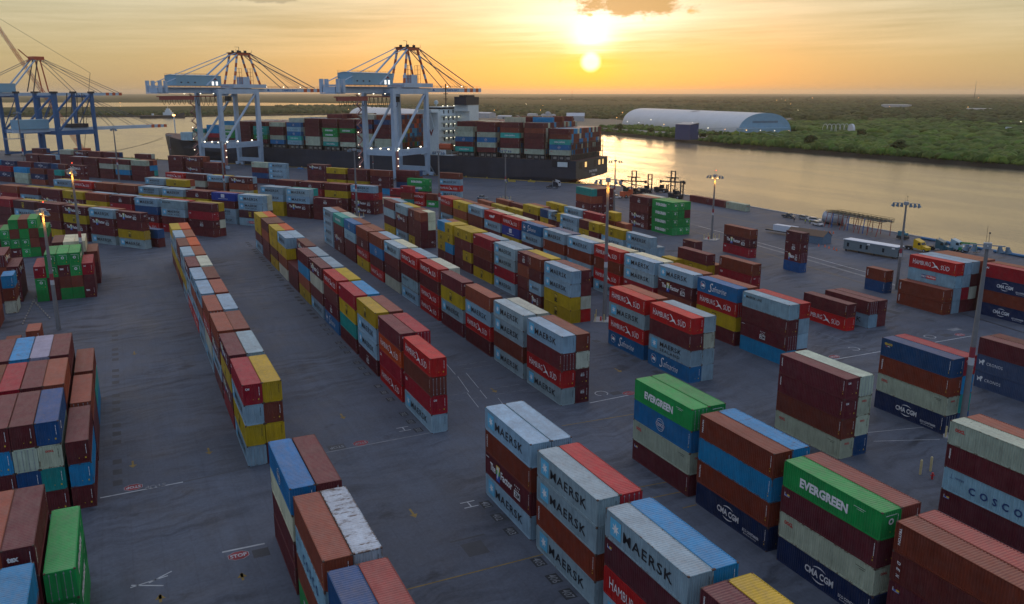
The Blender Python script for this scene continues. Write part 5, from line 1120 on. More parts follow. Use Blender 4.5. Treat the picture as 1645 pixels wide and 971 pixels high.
for a in ((-189, -14.7, 24.8, 'tall lit lamp mast in the left foreground, before the green boxes', True), (-231.6, -10.6, 29.2, 'lit lamp mast behind the green-topped block at left', True), (-72.7, 104.9, 27.6, 'tall unlit lamp mast in the right foreground', False),
          (-147.6, 91.2, 30.1, 'lamp mast standing between the fourth and fifth rows', True), (-292, 183.6, 20.6, 'lit lamp mast right of the ship stern', True), (-219.3, 176.3, 21.2, 'lit lamp mast right of the green container block', True),
          (-141.5, 172.1, 21.5, 'unlit lamp mast by the parked yellow truck', False), (-342.7, 157.5, 22.4, 'slim lamp mast with guard posts on the open apron', False), (-276.5, 101.4, 27.6, 'slim lamp mast rising behind the yellow box of the fifth row', False),
          (-319, 82.6, 26.3, 'lamp mast before the two-line star container stack', False), (-378.7, 40.4, 27.1, 'lamp mast among the second slanted row', False), (-476, -.5, 29.6, 'lamp mast above the far slanted rows, left of the bow', False),
          (-536, -47.2, 37, 'lamp mast at far left before the blue cranes', False), (-595, 105, 14.5, 'small lamp mast on the apron before the ship bow', True), (-482, 135.7, 17, 'short lamp mast before the right-hand white crane', False), (-670, 35.8, 17.2, 'twin-head lamp mast left of the ship bow', False)):
    light_mast(*a, pad=a[0] in (-72.7, -147.6, -219.3, -342.7, -276.5, -319), rot=R(random.uniform(20, 70)), wide=a[0] == -141.5)

# ---------------------------------------------------------------- vehicles and plant
def wheels(root, xs, ys, r, w, name='wheel'):
    for x in xs:
        for y in ys:
            m = MB(); m.tube((x, y-w/2, r), (x, y+w/2, r), r, n=14); wo = m.build(name, M_RUBBER, root)
            m = MB(); m.tube((x, y-w/2-.01, r), (x, y+w/2+.01, r), r*.55, n=10); m.build('rim', M_GREY, wo)
def car(u, v, rz, colr, kind, label, grp):
    root = thing('parked_car' if kind != 'pickup' else 'pickup_truck', P(u, v, 0), rz, label, 'car' if kind != 'pickup' else 'pickup', grp); L, W_ = (4.7, 1.85) if kind != 'pickup' else (5.6, 1.95)
    pm = mat('car_paint_' + label.split()[0], colr, .3, .2, None, 0, .03)
    pr = [(-L/2, .42), (L/2-.1, .42), (L/2, .62), (L/2-.05, .88), (L/2-1.15, 1.02), (-L/2+.05, 1.05), (-L/2, .75)]
    m = MB(); m.prism(pr, -W_/2, W_/2); m.build('body', pm, root)
    if kind == 'pickup': g_ = [(-.6, 1.02), (1.5, 1.0), (.75, 1.72), (-.45, 1.75)]
    else: g_ = [(-L/2+.12, 1.03), (1.35, 1.0), (.55, 1.62), (-L/2+.55, 1.66)]
    m = MB(); n = len(g_); vs = [(x, -W_/2 + (.06 if z < 1.2 else .2), z) for x, z in g_] + [(x, W_/2 - (.06 if z < 1.2 else .2), z) for x, z in g_]
    m.add(vs, [tuple(range(n)), tuple(range(2*n-1, n-1, -1))] + [(i, i+n, (i+1) % n + n, (i+1) % n) for i in range(n)]); m.build('windows', M_GLASS, root)
    m = MB(); zt = 1.74; x0, x1 = (-.42, .72) if kind == 'pickup' else (-L/2+.6, .5); m.box(x0, x1, -W_/2+.2, W_/2-.2, zt-.08 if kind != 'pickup' else zt, zt-.02 if kind != 'pickup' else zt+.05); m.build('roof', pm, root)
    if kind == 'pickup': m = MB(); m.box(-L/2+.15, -.75, -W_/2+.12, W_/2-.12, 1.052, 1.06); m.build('truck_bed', M_DARK, root)
    wheels(root, (-L/2+.95, L/2-.95), (-W_/2+.1, W_/2-.1), .36, .24)
    m = MB(); [m.box(L/2-.08, L/2+.01, y-.2, y+.2, .68, .84) for y in (-.65, .65)]; m.build('headlights', mat('headlight_glass', (.7,.7,.68), .2), root)
    return root
Q1 = 'cars parked along the quay edge'
car(-351.4, 149.8, YU + R(200), (.30,.34,.36), 'pickup', 'silver pickup truck crossing the open apron', None)
car(-246.5, 235.2, YU + R(8), (.04,.06,.08), 'pickup', 'dark pickup parked first from left along the quay', Q1)
car(-240, 237.0, YU + R(4), (.36,.37,.38), 'suv', 'silver estate car second from left along the quay', Q1)
car(-234.2, 236.6, YU + R(25), (.60,.60,.60), 'suv', 'white van-like car beside the workers on the quay', Q1)
car(-226.6, 230.4, YU - R(6), (.66,.66,.66), 'suv', 'white estate car nearest the steel tank', Q1)
car(-327.5, 206.8, YU + R(60), (.55,.55,.55), 'suv', 'white car beside the lit lamp mast right of the stern', None)
def tractor(u, v, rz, colr, label, nose=True):
    root = thing('truck_tractor', P(u, v, 0), rz, label, 'truck'); pm = mat('truck_' + label.split()[0], colr, .35, 0, None, 0, .05)
    m = MB(); m.box(-4.6, 1.2, -.5, .5, .75, 1.05); m.build('chassis', M_DARK, root)
    m = MB(); m.prism([(-1.2, .7), (1.5, .7), (1.5, 2.1), (1.1, 3.0), (.4, 3.25), (-1.0, 3.75), (-1.2, 3.6)], -1.2, 1.2); cb = m.build('cab', pm, root)
    if nose: m = MB(); m.prism([(1.5, .65), (3.3, .65), (3.35, 1.55), (1.5, 1.95)], -1.0, 1.0); m.build('bonnet', pm, root)
    m = MB(); m.add([(1.512, -1.0, 2.12), (1.512, 1.0, 2.12), (1.13, .95, 2.92), (1.13, -.95, 2.92)], [(0, 1, 2, 3)]); [m.box(.3, 1.2, y-.01, y+.01, 2.0, 2.75) for y in (-1.205, 1.205)]; m.build('windscreen', M_GLASS, cb)
    m = MB(); [m.tube((-1.3, y, .9), (-1.3, y, 4.0), .09, n=8) for y in (-1.0, 1.0)]; m.build('exhaust_stack', M_GREY, root)
    m = MB(); m.box(-3.9, -2.3, -.6, .6, 1.06, 1.22); m.build('fifth_wheel', M_DARK, root)
    wheels(root, (-3.9, -2.6), (-.9, .9), .5, .5); wheels(root, (2.4 if nose else .8,), (-.95, .95), .5, .3)
    m = MB(); m.box(-1.0, .2, -1.22, -.8, .5, .95); m.box(-1.0, .2, .8, 1.22, .5, .95); m.build('fuel_tank', M_GREY, root)
    return root
tractor(-175.4, 221, YU + R(6), (.60,.36,.01), 'yellow bonneted truck tractor parked behind the right-hand mast')
tractor(-172.4, 227.0, YU + R(12), (.03,.10,.13), 'dark teal truck tractor beside the yellow one')
tractor(-170.6, 231.5, YU + R(14), (.30,.42,.46), 'pale blue truck tractor farthest from the lamp mast')
tractor(-381, 205, YU + R(65), (.55,.55,.55), 'white yard tractor passing behind the teal-topped block', False)
tractor(-375.5, 200.5, YU + R(65), (.03,.03,.035), 'black yard tractor on the apron behind the teal-topped block', False)
def handler(u, v, rz, hgt, label, spread=True, colr=None, z2=0):
    root = thing('container_handler', P(u, v, 0), rz, label, 'container handler', 'mast-type container handlers by the quay'); bm_ = colr or mat('black_machine_paint', (.025,.025,.028), .5)
    m = MB(); m.box(-4.4, 1.4, -1.5, 1.5, .7, 1.9); m.box(-4.8, -2.2, -1.4, 1.4, 1.9, 2.6); m.build('chassis', bm_, root)
    m = MB(); m.box(-1.9, -.1, -.85, .85, 2.1, 3.9); m.build('cab', M_GLASS, root)
    m = MB()
    for y in (-1.05, 1.05): m.beam((1.9, y, .35), (1.9, y, hgt), .42, .5)
    for z in (1.2, hgt*.45, hgt*.72, hgt-.25): m.box(1.7, 2.1, -1.0, 1.0, z-.16, z+.16)
    m.build('lift_mast', bm_, root)
    if spread:
        z = hgt*.58; m = MB(); m.box(2.2, 2.9, -6.1, 6.1, z, z+.55); m.box(2.2, 2.8, -3.2, 3.2, z+2.0, z+2.4); [m.box(2.2, 2.6, y-.3, y+.3, z+.5, z+2.1) for y in (-1.0, 1.0)]; [m.box(2.1, 3.0, y-.5, y+.5, z-.5, z+.8) for y in (-5.8, 5.8)]; m.build('spreader', bm_, root)
    wheels(root, (.9,), (-1.5, -.9, .9, 1.5), .85, .5); wheels(root, (-3.6,), (-1.2, 1.2), .65, .45)
    return root
handler(-330.5, 219, YU + R(-50), 12.2, 'black mast-type handler tallest, left of the green block')
handler(-339, 232, YU + R(115), 9.0, 'black handler with lowered carriage behind the tallest one', False)
handler(-318, 232.5, YU + R(-60), 12.6, 'black mast-type handler with raised spreader, right one')
handler(-313, 231, YU + R(20), 8.5, 'black handler close beside the right raised-spreader one', False)
handler(-337, 240, YU + R(30), 4.0, 'low black handler near the quay edge between the tall ones', False)
rs = thing('reach_loader', P(-327.6, 212, 0), YU + R(-70), 'red loader with black mast beside the tallest black handler', 'loader')
m = MB(); m.box(-3.6, 2.4, -1.5, 1.5, .8, 3.0); m.box(-3.8, -1.5, -1.4, 1.4, 3.0, 3.8); m.build('chassis', M_CRANER, rs); m = MB(); m.box(-.8, .9, -.9, .9, 3.02, 5.0); m.build('cab', mat('green_glass', (.03,.06,.05), .15), rs); wheels(rs, (1.5, -2.6), (-1.3, 1.3), .8, .6)
m = MB(); m.beam((-2.5, 0, 3.7), (4.2, 0, 6.4), .6, .7); m.build('boom_arm', M_DARK, rs)
gm = thing('boom_lift', P(-168.9, 231.8, 0), YU + R(5), 'green folded boom lift parked on the quay', 'boom lift'); Gn = mat('green_machine_paint', (.01,.22,.06), .4)
m = MB(); m.box(-2.4, 1.6, -1.15, 1.15, .7, 1.5); m.build('chassis', Gn, gm); wheels(gm, (-1.7, 1.2), (-1.1, 1.1), .5, .4)
m = MB(); m.box(-2.6, -.8, -1.1, 1.1, 1.5, 2.5); m.build('counterweight', Gn, gm); m = MB(); m.beam((-2.0, .2, 2.6), (4.2, .2, 3.1), .45, .5); m.beam((4.2, .2, 3.1), (4.6, .2, 1.4), .3, .3); m.build('boom_arm', Gn, gm); m = MB(); m.box(4.2, 5.2, -.8, 1.2, .5, .62); [m.beam((x, y, .6), (x, y, 1.6), .06, .06) for x in (4.25, 5.15) for y in (-.75, 1.15)]; m.box(4.2, 5.2, -.8, -.74, 1.55, 1.62); m.box(4.2, 5.2, 1.14, 1.2, 1.55, 1.62); m.build('work_basket', M_DARK, gm)

# site cabin, shed, tank, trestle
of = thing('site_cabin', P(-186, 200.6, 0), YU + R(9), 'long pale grey site cabin with white roof on the quay road', 'cabin')
m = MB(); m.box(0, 17.5, 0, 3.6, .6, 3.5); m.build('wall', mat('grey_cladding', (.13,.17,.185), .6), of); m = MB(); m.box(-.15, 17.65, -.15, 3.75, 3.5, 3.68); m.build('roof', mat('white_roof', (.62,.66,.70), .5), of)
for x in (1.2, 5.6, 7.6, 13): m = MB(); m.box(x, x+.7, -.04, -.003, 1.5, 2.7); m.build('window', M_GLASS, of)
m = MB(); [m.box(17.503, 17.54, y, y+.9, .8 if y < 1.5 else 1.6, 2.8) for y in (1.0,)]; m.build('door', M_GLASS, of); m = MB(); [m.box(x, x+.4, y, y+.4, 0, .6) for x in (.5, 5, 10, 16) for y in (.3, 2.9)]; m.build('support_block', M_DARK, of); m = MB(); m.box(16, 17.0, -.06, -.045, 2.85, 3.3); m.box(8, 8.9, -.06, -.045, 2.9, 3.3); m.build('notice', M_WHITE, of)
sh = thing('gabled_shed', P(-209, 199.2, 0), YU + R(14), 'low blue-grey shed with brown gabled roof by the cones', 'shed')
m = MB(); m.box(0, 13.2, 0, 5, 0, 2.5); m.add([(0,0,2.5),(0,5,2.5),(0,2.5,4.0),(13.2,0,2.5),(13.2,5,2.5),(13.2,2.5,4.0)], [(0,2,1),(3,4,5)]); m.build('wall', mat('blue_grey_cladding', (.09,.15,.21), .6), sh); m = MB(); m.add([(-.2,-.2,2.42),(13.4,-.2,2.42),(13.4,2.5,4.06),(-.2,2.5,4.06),(13.4,5.2,2.42),(-.2,5.2,2.42)], [(0,1,2,3),(3,2,4,5)]); m.build('roof', mat('brown_roof', (.14,.085,.05), .8), sh)
tb = thing('box_trailer', P(-220, 203.2, 0), YU + R(12), 'white box body on a flat trailer behind the lone short stack', 'trailer')
m = MB(); m.box(0, 8.5, 0, 2.4, 1.2, 3.2); m.build('box_body', mat('white_box_paint', (.5,.56,.62), .5), tb); m = MB(); m.box(-3.5, 9, .5, 1.9, .8, 1.18); m.build('chassis', M_DARK, tb); wheels(tb, (6, 7.2), (.3, 2.1), .45, .4)
tk = thing('steel_tank', P(-230.2, 237.4, 0), YU + R(18), 'pale cylindrical steel tank lying at the quay edge', 'tank')
m = MB(); m.tube((0, 0, 2.3), (8.2, 0, 2.3), 2.0, n=20); m.build('shell', mat('pale_tank_steel', (.40,.41,.42), .5), tk, smooth=False); m = MB(); m.tube((-.05, 0, 2.3), (.2, 0, 2.3), 2.2, n=20); m.build('flange', mat('pale_tank_steel'), tk); m = MB(); [m.box(x, x+.5, -1.6, 1.6, 0, .8) for x in (1.2, 6)]; m.build('cradle', M_DARK, tk)
tr = thing('walkway_trestle', P(-224.5, 231.8, 0), YU + R(-2), 'yellow and grey walkway trestle on thin red legs at the quay', 'trestle')
m = MB(); m.box(0, 26, 0, 2.0, 5.0, 5.2); m.box(0, 26, 3.6, 5.4, 4.9, 5.1); [m.beam((x, 0, 5.6), (x, 5.4, 5.6), .2, .2) for x in range(0, 27, 2)]; m.build('deck', mat('grey_decking', (.06,.065,.06), .7), tr)
m = MB(); [m.beam((0, y, z), (26, y, z), .09, .09) for y in (0, 2, 5.4) for z in (5.6, 6.1)]; [m.beam((x, y, 5.0), (x, y, 6.1), .07, .07) for x in range(0, 27, 2) for y in (0, 2, 5.4)]; [m.beam((0, y, 4.6), (26, y, 4.6), .14, .14) for y in (0, 5.4)]; m.build('handrail', mat('olive_yellow_rail', (.12,.09,.025), .7), tr)
for x in (1, 3.2, 8.5, 10.6, 15, 17.2, 21, 25): m = MB(); m.beam((x, -1.2, 0), (x, .2, 5.6), .16, .16); m.beam((x, 5.2, 0), (x, 5.2, 5.5), .16, .16); m.build('leg', mat('red_trestle_leg', (.32,.06,.04), .7), tr)
m = MB(); [m.tube((x, -.6, 5.4), (x+.3, -1.4, .3), .16, n=6) for x in (4.4, 12, 19)]; m.build('hose', mat('blue_hose', (.02,.08,.26), .6), tr)
pm_ = thing('pump_set', P(-194, 233, 0), YU + R(6), 'teal pump set standing at the right end of the trestle', 'pump'); m = MB(); m.box(0, 3.4, 0, 2, .3, 1.2); m.build('skid', M_DARK, pm_); m = MB(); m.box(.2, 1.8, .2, 1.8, 1.2, 2.7); m.tube((1.9, 1, 1.8), (3.3, 1, 1.8), .5, n=10); m.build('motor', mat('teal_machine', (.04,.16,.20), .5), pm_)
for i, (u, v, l_, lab) in enumerate(((-190, 240.2, 22, 'blue pipe length lying behind the pump set along the quay edge'), (-164, 240.0, 14, 'blue pipe length lying at the far right quay edge'), (-179, 239.4, 10, 'short blue pipe length behind the truck tractors'))):
    m = MB(); m.tube((0, 0, .45), (l_, 0, .45), .42, n=10); tag(m.build('pipe', mat('blue_pipe', (.03,.13,.26), .5), None, P(u, v, 0), YU), lab, 'pipe')
# cones, people, bollards, barriers
cproto = None
for i, (u, v) in enumerate([(-222, 215.5), (-220.5, 216.1), (-219.4, 217.3), (-219, 219.3), (-216.5, 219.8), (-214, 221), (-212, 221.6), (-211, 222.3), (-194.6, 199.2), (-192.9, 200.1), (-190.6, 199.5), (-188.4, 199.3), (-186.6, 198.6), (-181, 218.4), (-179.6, 219.4), (-225.5, 195.5)]):
    if cproto is None:
        m = MB(); m.box(-.25, .25, -.25, .25, 0, .06); m.tube((0, 0, .06), (0, 0, .85), .2, .04, 10); m.tube((0,0,.4), (0,0,.55), .128, .10, 10, 1); cproto = o = m.build('traffic_cone', [mat('cone_orange', (.75,.12,.02), .6), M_WHITE])
    else: o = cproto.copy(); COL.objects.link(o)
    o.location = P(u, v, 0); tag(o, 'orange traffic cone standing around the trestle works on the quay', 'traffic cone', 'orange cones around the works')
def person(u, v, rz, label, vest, arm=0):
    """one skinned body from a short bone chain, with trousers, vest and helmet as clothing"""
    me = bpy.data.meshes.new('person'); J = [(0,0,.95),(0,0,1.2),(0,0,1.42),(0,0,1.55),(0,0,1.68),(0,.1,.9),(.03,.11,.5),(-.02,.11,.06),(.12,.11,.03),(0,-.1,.9),(-.03,-.11,.5),(.02,-.12,.06),(.15,-.12,.03),(0,.2,1.40),(.04,.27,1.13),(.18 if arm else .08,.25,.9),(0,-.2,1.40),(.02,-.27,1.13),(.14,-.26,.9)]
    E_ = [(0,1),(1,2),(2,3),(3,4),(0,5),(5,6),(6,7),(7,8),(0,9),(9,10),(10,11),(11,12),(2,13),(13,14),(14,15),(2,16),(16,17),(17,18)]
    me.from_pydata(J, E_, []); o = link(me, 'person', None, P(u, v, 0), rz); o.modifiers.new('skin', 'SKIN'); rad = [.15,.16,.14,.06,.11,.10,.075,.05,.05,.10,.075,.05,.05,.065,.05,.045,.065,.05,.045]
    for k, sv in enumerate(me.skin_vertices[0].data): sv.radius = (rad[k], rad[k]); sv.use_root = k == 0
    o.modifiers.new('sub', 'SUBSURF').levels = 1; dg = bpy.context.evaluated_depsgraph_get(); nm = bpy.data.meshes.new_from_object(o.evaluated_get(dg)); o.modifiers.clear(); o.data = nm
    nm.materials.clear(); nm.materials.append(mat('skin_tone', (.35,.2,.14), .6)); nm.materials.append(mat('dark_workwear', (.03,.035,.05), .8)); nm.materials.append(vest)
    for p_ in nm.polygons: z = p_.center.z; p_.material_index = 1 if z < .92 else (2 if z < 1.46 else 0)
    m = MB(); m.ball((0, 0, 1.76), .135, 0, 10, 6, .8); m.build('helmet', M_WHITE, o); tag(o, label, 'person'); return o
HV = mat('hi_vis_vest', (.50,.62,.03), .6)
person(-231.8, 229.4, YU + R(70), 'person in a yellow-green safety vest standing at left beside the white cars', HV)
person(-231.0, 230.9, YU + R(240), 'person in a yellow-green safety vest in the middle of the quayside group', HV, 1)
person(-229.4, 233.4, YU + R(180), 'person in a yellow-green safety vest near the white car and tank', HV)
person(-402, 185.2, YU + R(20), 'person in a safety vest alone on the apron below the ship', HV)
person(-236.6, 228.6, YU + R(120), 'person in dark clothes standing before the white cars', mat('dark_workwear'))
bproto = None
for k in range(28):
    p = Q(-175 - 14*k, QE - 1.6, 0)
    if bproto is None:
        m = MB(); m.tube((0,0,0), (0,0,.7), .32, .28, 10); m.tube((0,0,.7), (0,0,.95), .46, .40, 10); bproto = o = m.build('mooring_bollard', mat('yellow_bollard', (.45,.32,.03), .6))
    else: o = bproto.copy(); COL.objects.link(o)
    o.location = p; tag(o, 'yellow mooring bollard on the quay edge beside the ship', 'bollard', 'yellow bollards along the ship quay')
for i, (p, q, c, lab) in enumerate(((-214, 402, (.45,.32,.05), 'yellow steel barrier on the apron below the ship stern'), (-224, 398, (.45,.32,.05), 'yellow steel barrier left of the other on the apron below the stern'), (-262, 400, (.05,.20,.42), 'blue barrier on the apron between the white crane and the stern'), (-380, 400, (.05,.20,.42), 'blue barrier on the apron between the two white cranes'))):
    m = MB(); m.box(-2.2, 2.2, -.25, .25, .1, 1.0); [m.box(x-.3, x+.3, -.5, .5, 0, .12) for x in (-1.7, 1.7)]; tag(m.build('barrier', mat('barrier_' + ('yellow' if c[0] > .2 else 'blue'), c, .6), None, Q(p, q, 0), YP), lab, 'barrier')
for i, (u, v, lab) in enumerate(((-66.4, 89.0, 'pale guard post left of the two at the right foreground'), (-66.5, 91.0, 'pale guard post right of the two at the right foreground'))):
    m = MB(); m.tube((0,0,0), (0,0,1.9), .15, .15, 12); m.ball((0,0,1.9), .15, 0, 12, 4); tag(m.build('guard_post', mat('pale_yellow_post'), None, P(u, v, 0)), lab, 'guard post')
hy = MB(); hy.tube((0,0,0), (0,0,.75), .13, .11, 10); hy.ball((0,0,.78), .15, 0, 10, 5); hy.tube((-.25,0,.5), (.25,0,.5), .08, n=8); tag(hy.build('fire_hydrant', M_RED, None, P(-64.8, 89.2, 0)), 'small red fire hydrant beside the pale guard posts', 'hydrant')
kb = None
for j, (u0, v0, u1, v1, n) in enumerate(((-236, -21.0, -197, -21.8, 18), (-218, -21.2, -200, -17.0, 9))):
    for k in range(n):
        if kb is None: m = MB(); m.box(-.6, .6, -.15, .15, 0, .22); kb = o = m.build('kerb_block', mat('grey_kerb', (.20,.19,.17), .9))
        else: o = kb.copy(); COL.objects.link(o)
        o.location = P(u0 + (u1-u0)*k/(n-1), v0 + (v1-v0)*k/(n-1), 0); o.rotation_euler = (0, 0, YU + R(5)); tag(o, 'pale concrete kerb block lying in a chain line at the left edge', 'kerb block', 'kerb blocks in chain lines at left')

# ---------------------------------------------------------------- far bank buildings
dm = thing('arched_warehouse', P(-784.4, 659.7, 0), YU + math.atan2(47.3, -323.2), 'huge white arched storage shed on the far bank', 'warehouse')
M_MEMB = mat('white_membrane', (.48,.52,.54), .5, 0, None, 0, .05, .05); Ld, Wd = 327.0, 72.0
m = MB(); vs = []; n = 28; hN = 24.0
prof_ = [(Wd/2 - Wd/2*math.copysign(abs(math.cos(math.pi*i/n))**.92, math.cos(math.pi*i/n)), hN*math.sin(math.pi*i/n)**.86) for i in range(n+1)]
ns = 44
for k in range(ns+1):
    for y, z in prof_: vs.append((Ld*k/ns, -y, z + (.25 if k % 2 else 0)*math.sin(math.pi*min(1, z/hN))))
m.add(vs, [(k*(n+1)+i, (k+1)*(n+1)+i, (k+1)*(n+1)+i+1, k*(n+1)+i+1) for k in range(ns) for i in range(n)]); m.build('roof', M_MEMB, dm)
for xw in (-.05, Ld+.05): m = MB(); m.add([(xw, -y, z) for y, z in prof_], [tuple(range(n+1))[::(-1 if xw < 0 else 1)]]); m.build('end_wall', M_HOUSE, dm)
m = MB(); [m.box(-.3, -.06, -(19 + 1.5*k) - .8, -(19 + 1.5*k), 12.6, 15.0) for k in range(23)]; m.build('vent_row', mat('dark_vents', (.10,.15,.18)), dm)
m = MB(); m.plan([(-14, 2), (0, 2), (0, -Wd+4), (-9, -Wd+10)][::-1], 0, 7); m.build('annex', M_HOUSE, dm)
m = MB(); zt = 27.0; m.add([(135, -21.5, 23.2), (149, -21.5, 23.2), (144, -29.5, 27.2), (130, -29.5, 27.2)], []); 
for a_, b_ in (((140, -18.3), (149, -18.3)), ((135, -24), (144, -24)), ((140, -18.3), (135, -24)), ((149, -18.3), (144, -24)), ((144, -18.3), (139, -24))):
    def hz_(y): return max(z for yy, z in prof_ if yy <= -y + 1.2 and yy >= -y - 4.5) + 1.0
    m.beam((a_[0], a_[1], hz_(a_[1])), (b_[0], b_[1], hz_(b_[1])), .6, .2)
m.build('emblem', mat('grey_emblem', (.10,.11,.12)), dm)
wh = thing('arched_warehouse', P(-1230, 470, 0), YU + math.atan2(-10, -330) , 'second white storage shed, half hidden behind the ship wheelhouse', 'warehouse')
m = MB(); vs = []
for k in range(31):
    for y, z in prof_: vs.append((330*k/30, y*.9, z*.9))
m.add(vs, [(k*(n+1)+i, k*(n+1)+i+1, (k+1)*(n+1)+i+1, (k+1)*(n+1)+i) for k in range(30) for i in range(n)]); m.build('roof', M_MEMB, wh)
m = MB(); m.add([(-.05, y*.9, z*.9) for y, z in prof_], [tuple(range(n+1))]); m.build('end_wall', M_HOUSE, wh)
bb = MB(); bb.box(0, 20, 0, 14, 0, 16); 
tw = thing('transfer_tower', P(-727, 529, 0), YU + R(12), 'dark blue cladded tower standing on the far bank edge', 'tower'); m = MB(); m.box(0, 20, 0, 13, 0, 15.5); m.build('wall', mat('navy_cladding', (.02,.045,.13), .6, 0, None, 0, .1, .3), tw); m = MB(); m.add([(-.4,-.4,15.5),(20.4,-.4,15.5),(20.4,13.4,17.2),(-.4,13.4,17.2)], [(0,1,2,3)]); m.box(-.3, 20.3, 13.0, 13.3, 15.5, 17.1); m.build('roof', M_GREY, tw)
cv = thing('conveyor_gallery', P(-705, 540, 0), YU + R(40), 'pale conveyor gallery running from the blue tower to the white shed', 'conveyor')
m = MB(); [m.beam((0, 0, z), (50, 22, z+2), .3, .3) for z in (9, 11)]; [m.beam((50, 22, z+2), (92, 34, z-8.5), .3, .3) for z in (9, 11)]; [m.beam((5*k, 2.2*k, 9 + .2*k), (5*k+2.5, 2.2*k+1.1, 11.1 + .2*k), .18, .18) for k in range(10)]; m.build('truss', M_GREY, cv); m = MB(); [m.beam((x, x*.44, 0), (x, x*.44, 9.5), .35, .35) for x in (8, 24, 40)]; m.build('trestle_leg', M_GREY, cv)
gh = thing('arched_frame_building', P(-742, 757, 0), YU + R(70), 'open white arched frame with one covered end on the far bank', 'building')
m = MB()
for k in range(7):
    pv = None
    for i in range(11):
        a_ = math.pi*i/10; p = (5.2*k, 7 - 7*math.cos(a_), 4 + 7.5*math.sin(a_)); 
        if pv: m.beam(pv, p, .35, .35)
        pv = p
    m.beam((5.2*k, 0, 0), (5.2*k, 0, 4), .35, .35); m.beam((5.2*k, 14, 0), (5.2*k, 14, 4), .35, .35)
m.build('frame', mat('white_frame_steel', (.55,.58,.60), .5), gh); m = MB(); m.prism_y([(0, 0), (14, 0)] + [(7 + 7*math.cos(math.pi*i/10), 4 + 7.5*math.sin(math.pi*i/10)) for i in range(11)], 31.3, 33.5); m.build('end_wall', mat('white_cladding', (.60,.62,.64), .5), gh)
M_WC = mat('grey_white_cladding', (.36,.38,.39), .6); M_RF = mat('pale_metal_roof', (.42,.44,.45), .5)
def shed(u, v, L, W_, H_, rot, label, gable=2.0, nm='industrial_building', wm=None):
    r_ = thing(nm, P(u, v, 0), YU + R(rot), label, 'building'); m = MB(); m.box(0, L, 0, W_, 0, H_); m.add([(0,0,H_),(0,W_,H_),(0,W_/2,H_+gable),(L,0,H_),(L,W_,H_),(L,W_/2,H_+gable)], [(0,2,1),(3,4,5)]); m.build('wall', wm or M_WC, r_)
    m = MB(); m.add([(-.3,-.3,H_-.1),(L+.3,-.3,H_-.1),(L+.3,W_/2,H_+gable+.1),(-.3,W_/2,H_+gable+.1),(L+.3,W_+.3,H_-.1),(-.3,W_+.3,H_-.1)], [(0,1,2,3),(3,2,4,5)]); m.build('roof', M_RF, r_); m = MB(); m.box(L*.3, L*.3+4, -.08, -.02, 0, H_*.6); m.build('door', M_DARK, r_); return r_
shed(-1255, 690, 30, 22, 9, 60, 'white gabled hall on the far bank right of the stern stacks', 5)
shed(-1430, 640, 40, 16, 5, 35, 'white low hall just right of the ship funnel', 1.5)
shed(-1405, 690, 16, 12, 9, 35, 'taller white block among the far halls right of the funnel', 1)
shed(-1360, 690, 30, 12, 4.5, 35, 'white long low hall right of the taller far block', 1.5)
shed(-1310, 690, 18, 12, 5, 35, 'small white hall left of the round tanks across the water', 1.5)
shed(-1520, 620, 50, 22, 9, 30, 'white hall partly behind the ship funnel on the far bank', 2)
shed(-568, 666, 10, 7, 3.0, 10, 'small pale shack alone in the mangrove on the right bank', 1)
shed(-1900, 2150, 80, 30, 11, 20, 'pale building block far off behind the white shed end', 1); shed(-1500, 2000, 60, 20, 7, 10, 'low white building in the far right woods', 1); shed(-1700, 3400, 120, 30, 9, 5, 'long white building near the right horizon', 1); shed(-1300, 3100, 90, 25, 9, 15, 'white building in the woods at the far right', 1)
tk2 = thing('storage_tanks', P(-1262, 650, 0), YU, 'cluster of pale round-topped tanks left of the white gabled hall', 'tanks')
for k in range(4): m = MB(); m.tube((8*k, (k % 2)*6, 0), (8*k, (k % 2)*6, 11 + 2*(k % 3)), 4.2, n=14); m.ball((8*k, (k % 2)*6, 11 + 2*(k % 3)), 4.2, 0, 14, 5, .5); m.build('tank', M_WC, tk2)
bt = thing('delivery_truck', P(-700, 1012, .5), YU + R(20), 'pale box truck on the far right road', 'truck'); m = MB(); m.box(0, 15, 0, 3.4, 1.2, 5.0); m.build('box_body', mat('white_box_paint'), bt); m = MB(); m.box(15.2, 18, .2, 3.2, 1, 3.6); m.build('cab', M_WC, bt); wheels(bt, (2, 4, 16.4), (.4, 3.0), .6, .5)
rm = None
for k in range(3):
    u, v, hh = ((-3400, 4600, 110), (-5200, 2900, 60), (-7800, 1900, 80))[k]; r_ = thing('radio_mast', P(u, v, 0), YU, ('thin tall radio mast on the right horizon', 'short radio mast on the horizon right of the sun', 'thin radio mast on the horizon right of the white crane')[k], 'radio mast')
    m = MB(); m.beam((0,0,0), (0,0,hh), 2.6, 2.6, 0, .8, .8); m.build('mast', M_DARK, r_); m = MB(); m.tube((0,0,hh), (0,0,hh+8), .3, n=5); m.build('antenna', M_DARK, r_)
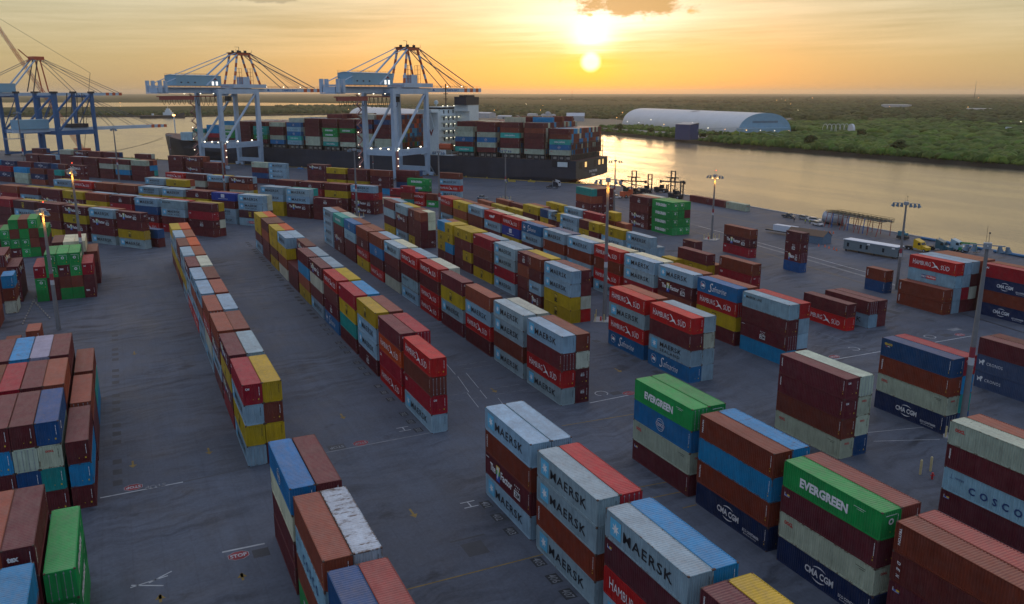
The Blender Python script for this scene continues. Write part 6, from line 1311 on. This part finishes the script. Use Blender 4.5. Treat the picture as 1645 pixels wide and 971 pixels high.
# trees one can tell apart
def tree(u, v, hgt, rad, label):
    r_ = thing('broadleaf_tree', P(u, v, .3), random.uniform(0, 6), label, 'tree', 'single trees on the far bank'); m = MB(); m.tube((0,0,0), (.3,.2,hgt*.55), hgt*.035, hgt*.018, 7)
    for k in range(5): a_ = 1.26*k; m.tube((.2,.1,hgt*(.32+.04*k)), (math.cos(a_)*rad*.6, math.sin(a_)*rad*.6, hgt*(.62+.03*k)), hgt*.014, hgt*.006, 5)
    m.build('trunk', mat('tree_bark', (.06,.045,.03), .9), r_)
    VV, FF, CC, n0 = [], [], [], 0
    for k in range(26):
        tv, tf = TEMPL[k % 5]; a_ = rng.uniform(0, 6.28); q_ = rad*math.sqrt(rng.uniform(0, 1))*.8; zc = hgt*rng.uniform(.45, .95); s_ = rad*rng.uniform(.22, .42)
        v_ = tv*np.array([s_, s_, s_*.8]) + np.array([math.cos(a_)*q_*(1.15 - zc/hgt*.5), math.sin(a_)*q_*(1.15 - zc/hgt*.5), zc]); v_ = v_ + rng.normal(0, s_*.12, v_.shape); VV.append(v_); FF.append(tf + n0); n0 += len(tv); b_ = rng.uniform(.6, 1.3); CC.append(np.tile([b_, b_, b_*.9, 1], (len(tv), 1)))
    me = bpy.data.meshes.new('crown'); me.from_pydata(np.concatenate(VV).tolist(), [], np.concatenate(FF).tolist()); at = me.color_attributes.new('Col', 'FLOAT_COLOR', 'POINT'); at.data.foreach_set('color', np.concatenate(CC).ravel()); me.materials.append(M_LEAFD); link(me, 'crown', r_)
for k, (u, v, h_, ra, lab) in enumerate(((-880, 556, 9, 6, 'dark tree on the bank just right of the ship stern'), (-800, 548, 8, 5, 'dark tree on the bank left of the blue tower'), (-690, 536, 7, 5, 'bushy tree directly right of the blue tower'), (-560, 552, 10, 6.5, 'round tree standing proud of the right bank thicket'), (-470, 556, 10, 6.5, 'tall bushy tree at mid right bank edge'), (-1190, 640, 9, 6, 'tree before the left end of the big white shed'), (-1290, 610, 9, 7, 'tree behind the stern stacks on the far bank'), (-640, 700, 9, 6, 'tree right of the white shed end'))): tree(u, v, h_, ra, lab)
# far lamps
def far_lamp(u, v, hgt, warm, r, label):
    r_ = thing('street_lamp', P(u, v, 0), 0, label, 'street lamp', 'distant lit street lamps'); m = MB(); m.tube((0,0,0), (0,0,hgt), .18, .10, 6); m.build('pole', M_GREY, r_); m = MB(); m.ball((0,0,hgt+.2), r, 0, 6, 4); m.build('lamp', M_LAMPO if warm else M_LAMPW, r_)
rl_ = random.Random(5)
for k in range(9): far_lamp(-1085 + 38*k, 682 - 5.5*k, 6 if k % 3 else 11, k % 4 == 0, .38, 'lit lamp in the row before the big white shed')
for k in range(8): far_lamp(-770 + 11*k, 660 + 11*k, 5, k % 3 == 0, .34, 'lit lamp beside the near end of the big white shed')
for k, (x, y) in enumerate(((1248, 162), (1256, 160), (1262, 162), (1270, 168), (1282, 178), (1305, 158), (1429, 172), (1532, 163), (1580, 158), (1555, 173), (1640, 197), (1572, 158), (868, 178), (845, 168), (872, 171), (794, 178), (900, 160), (1075, 178), (1000, 182), (690, 176), (560, 177), (545, 190), (525, 190), (478, 168), (193, 166), (835, 196), (920, 194))):
    p = from_px(x, y, 6); far_lamp(p.dot(U), p.dot(V), 7, k % 3 != 1, max(.5, p.length*.00024), 'tiny lit lamp far off in the dark land across the water')
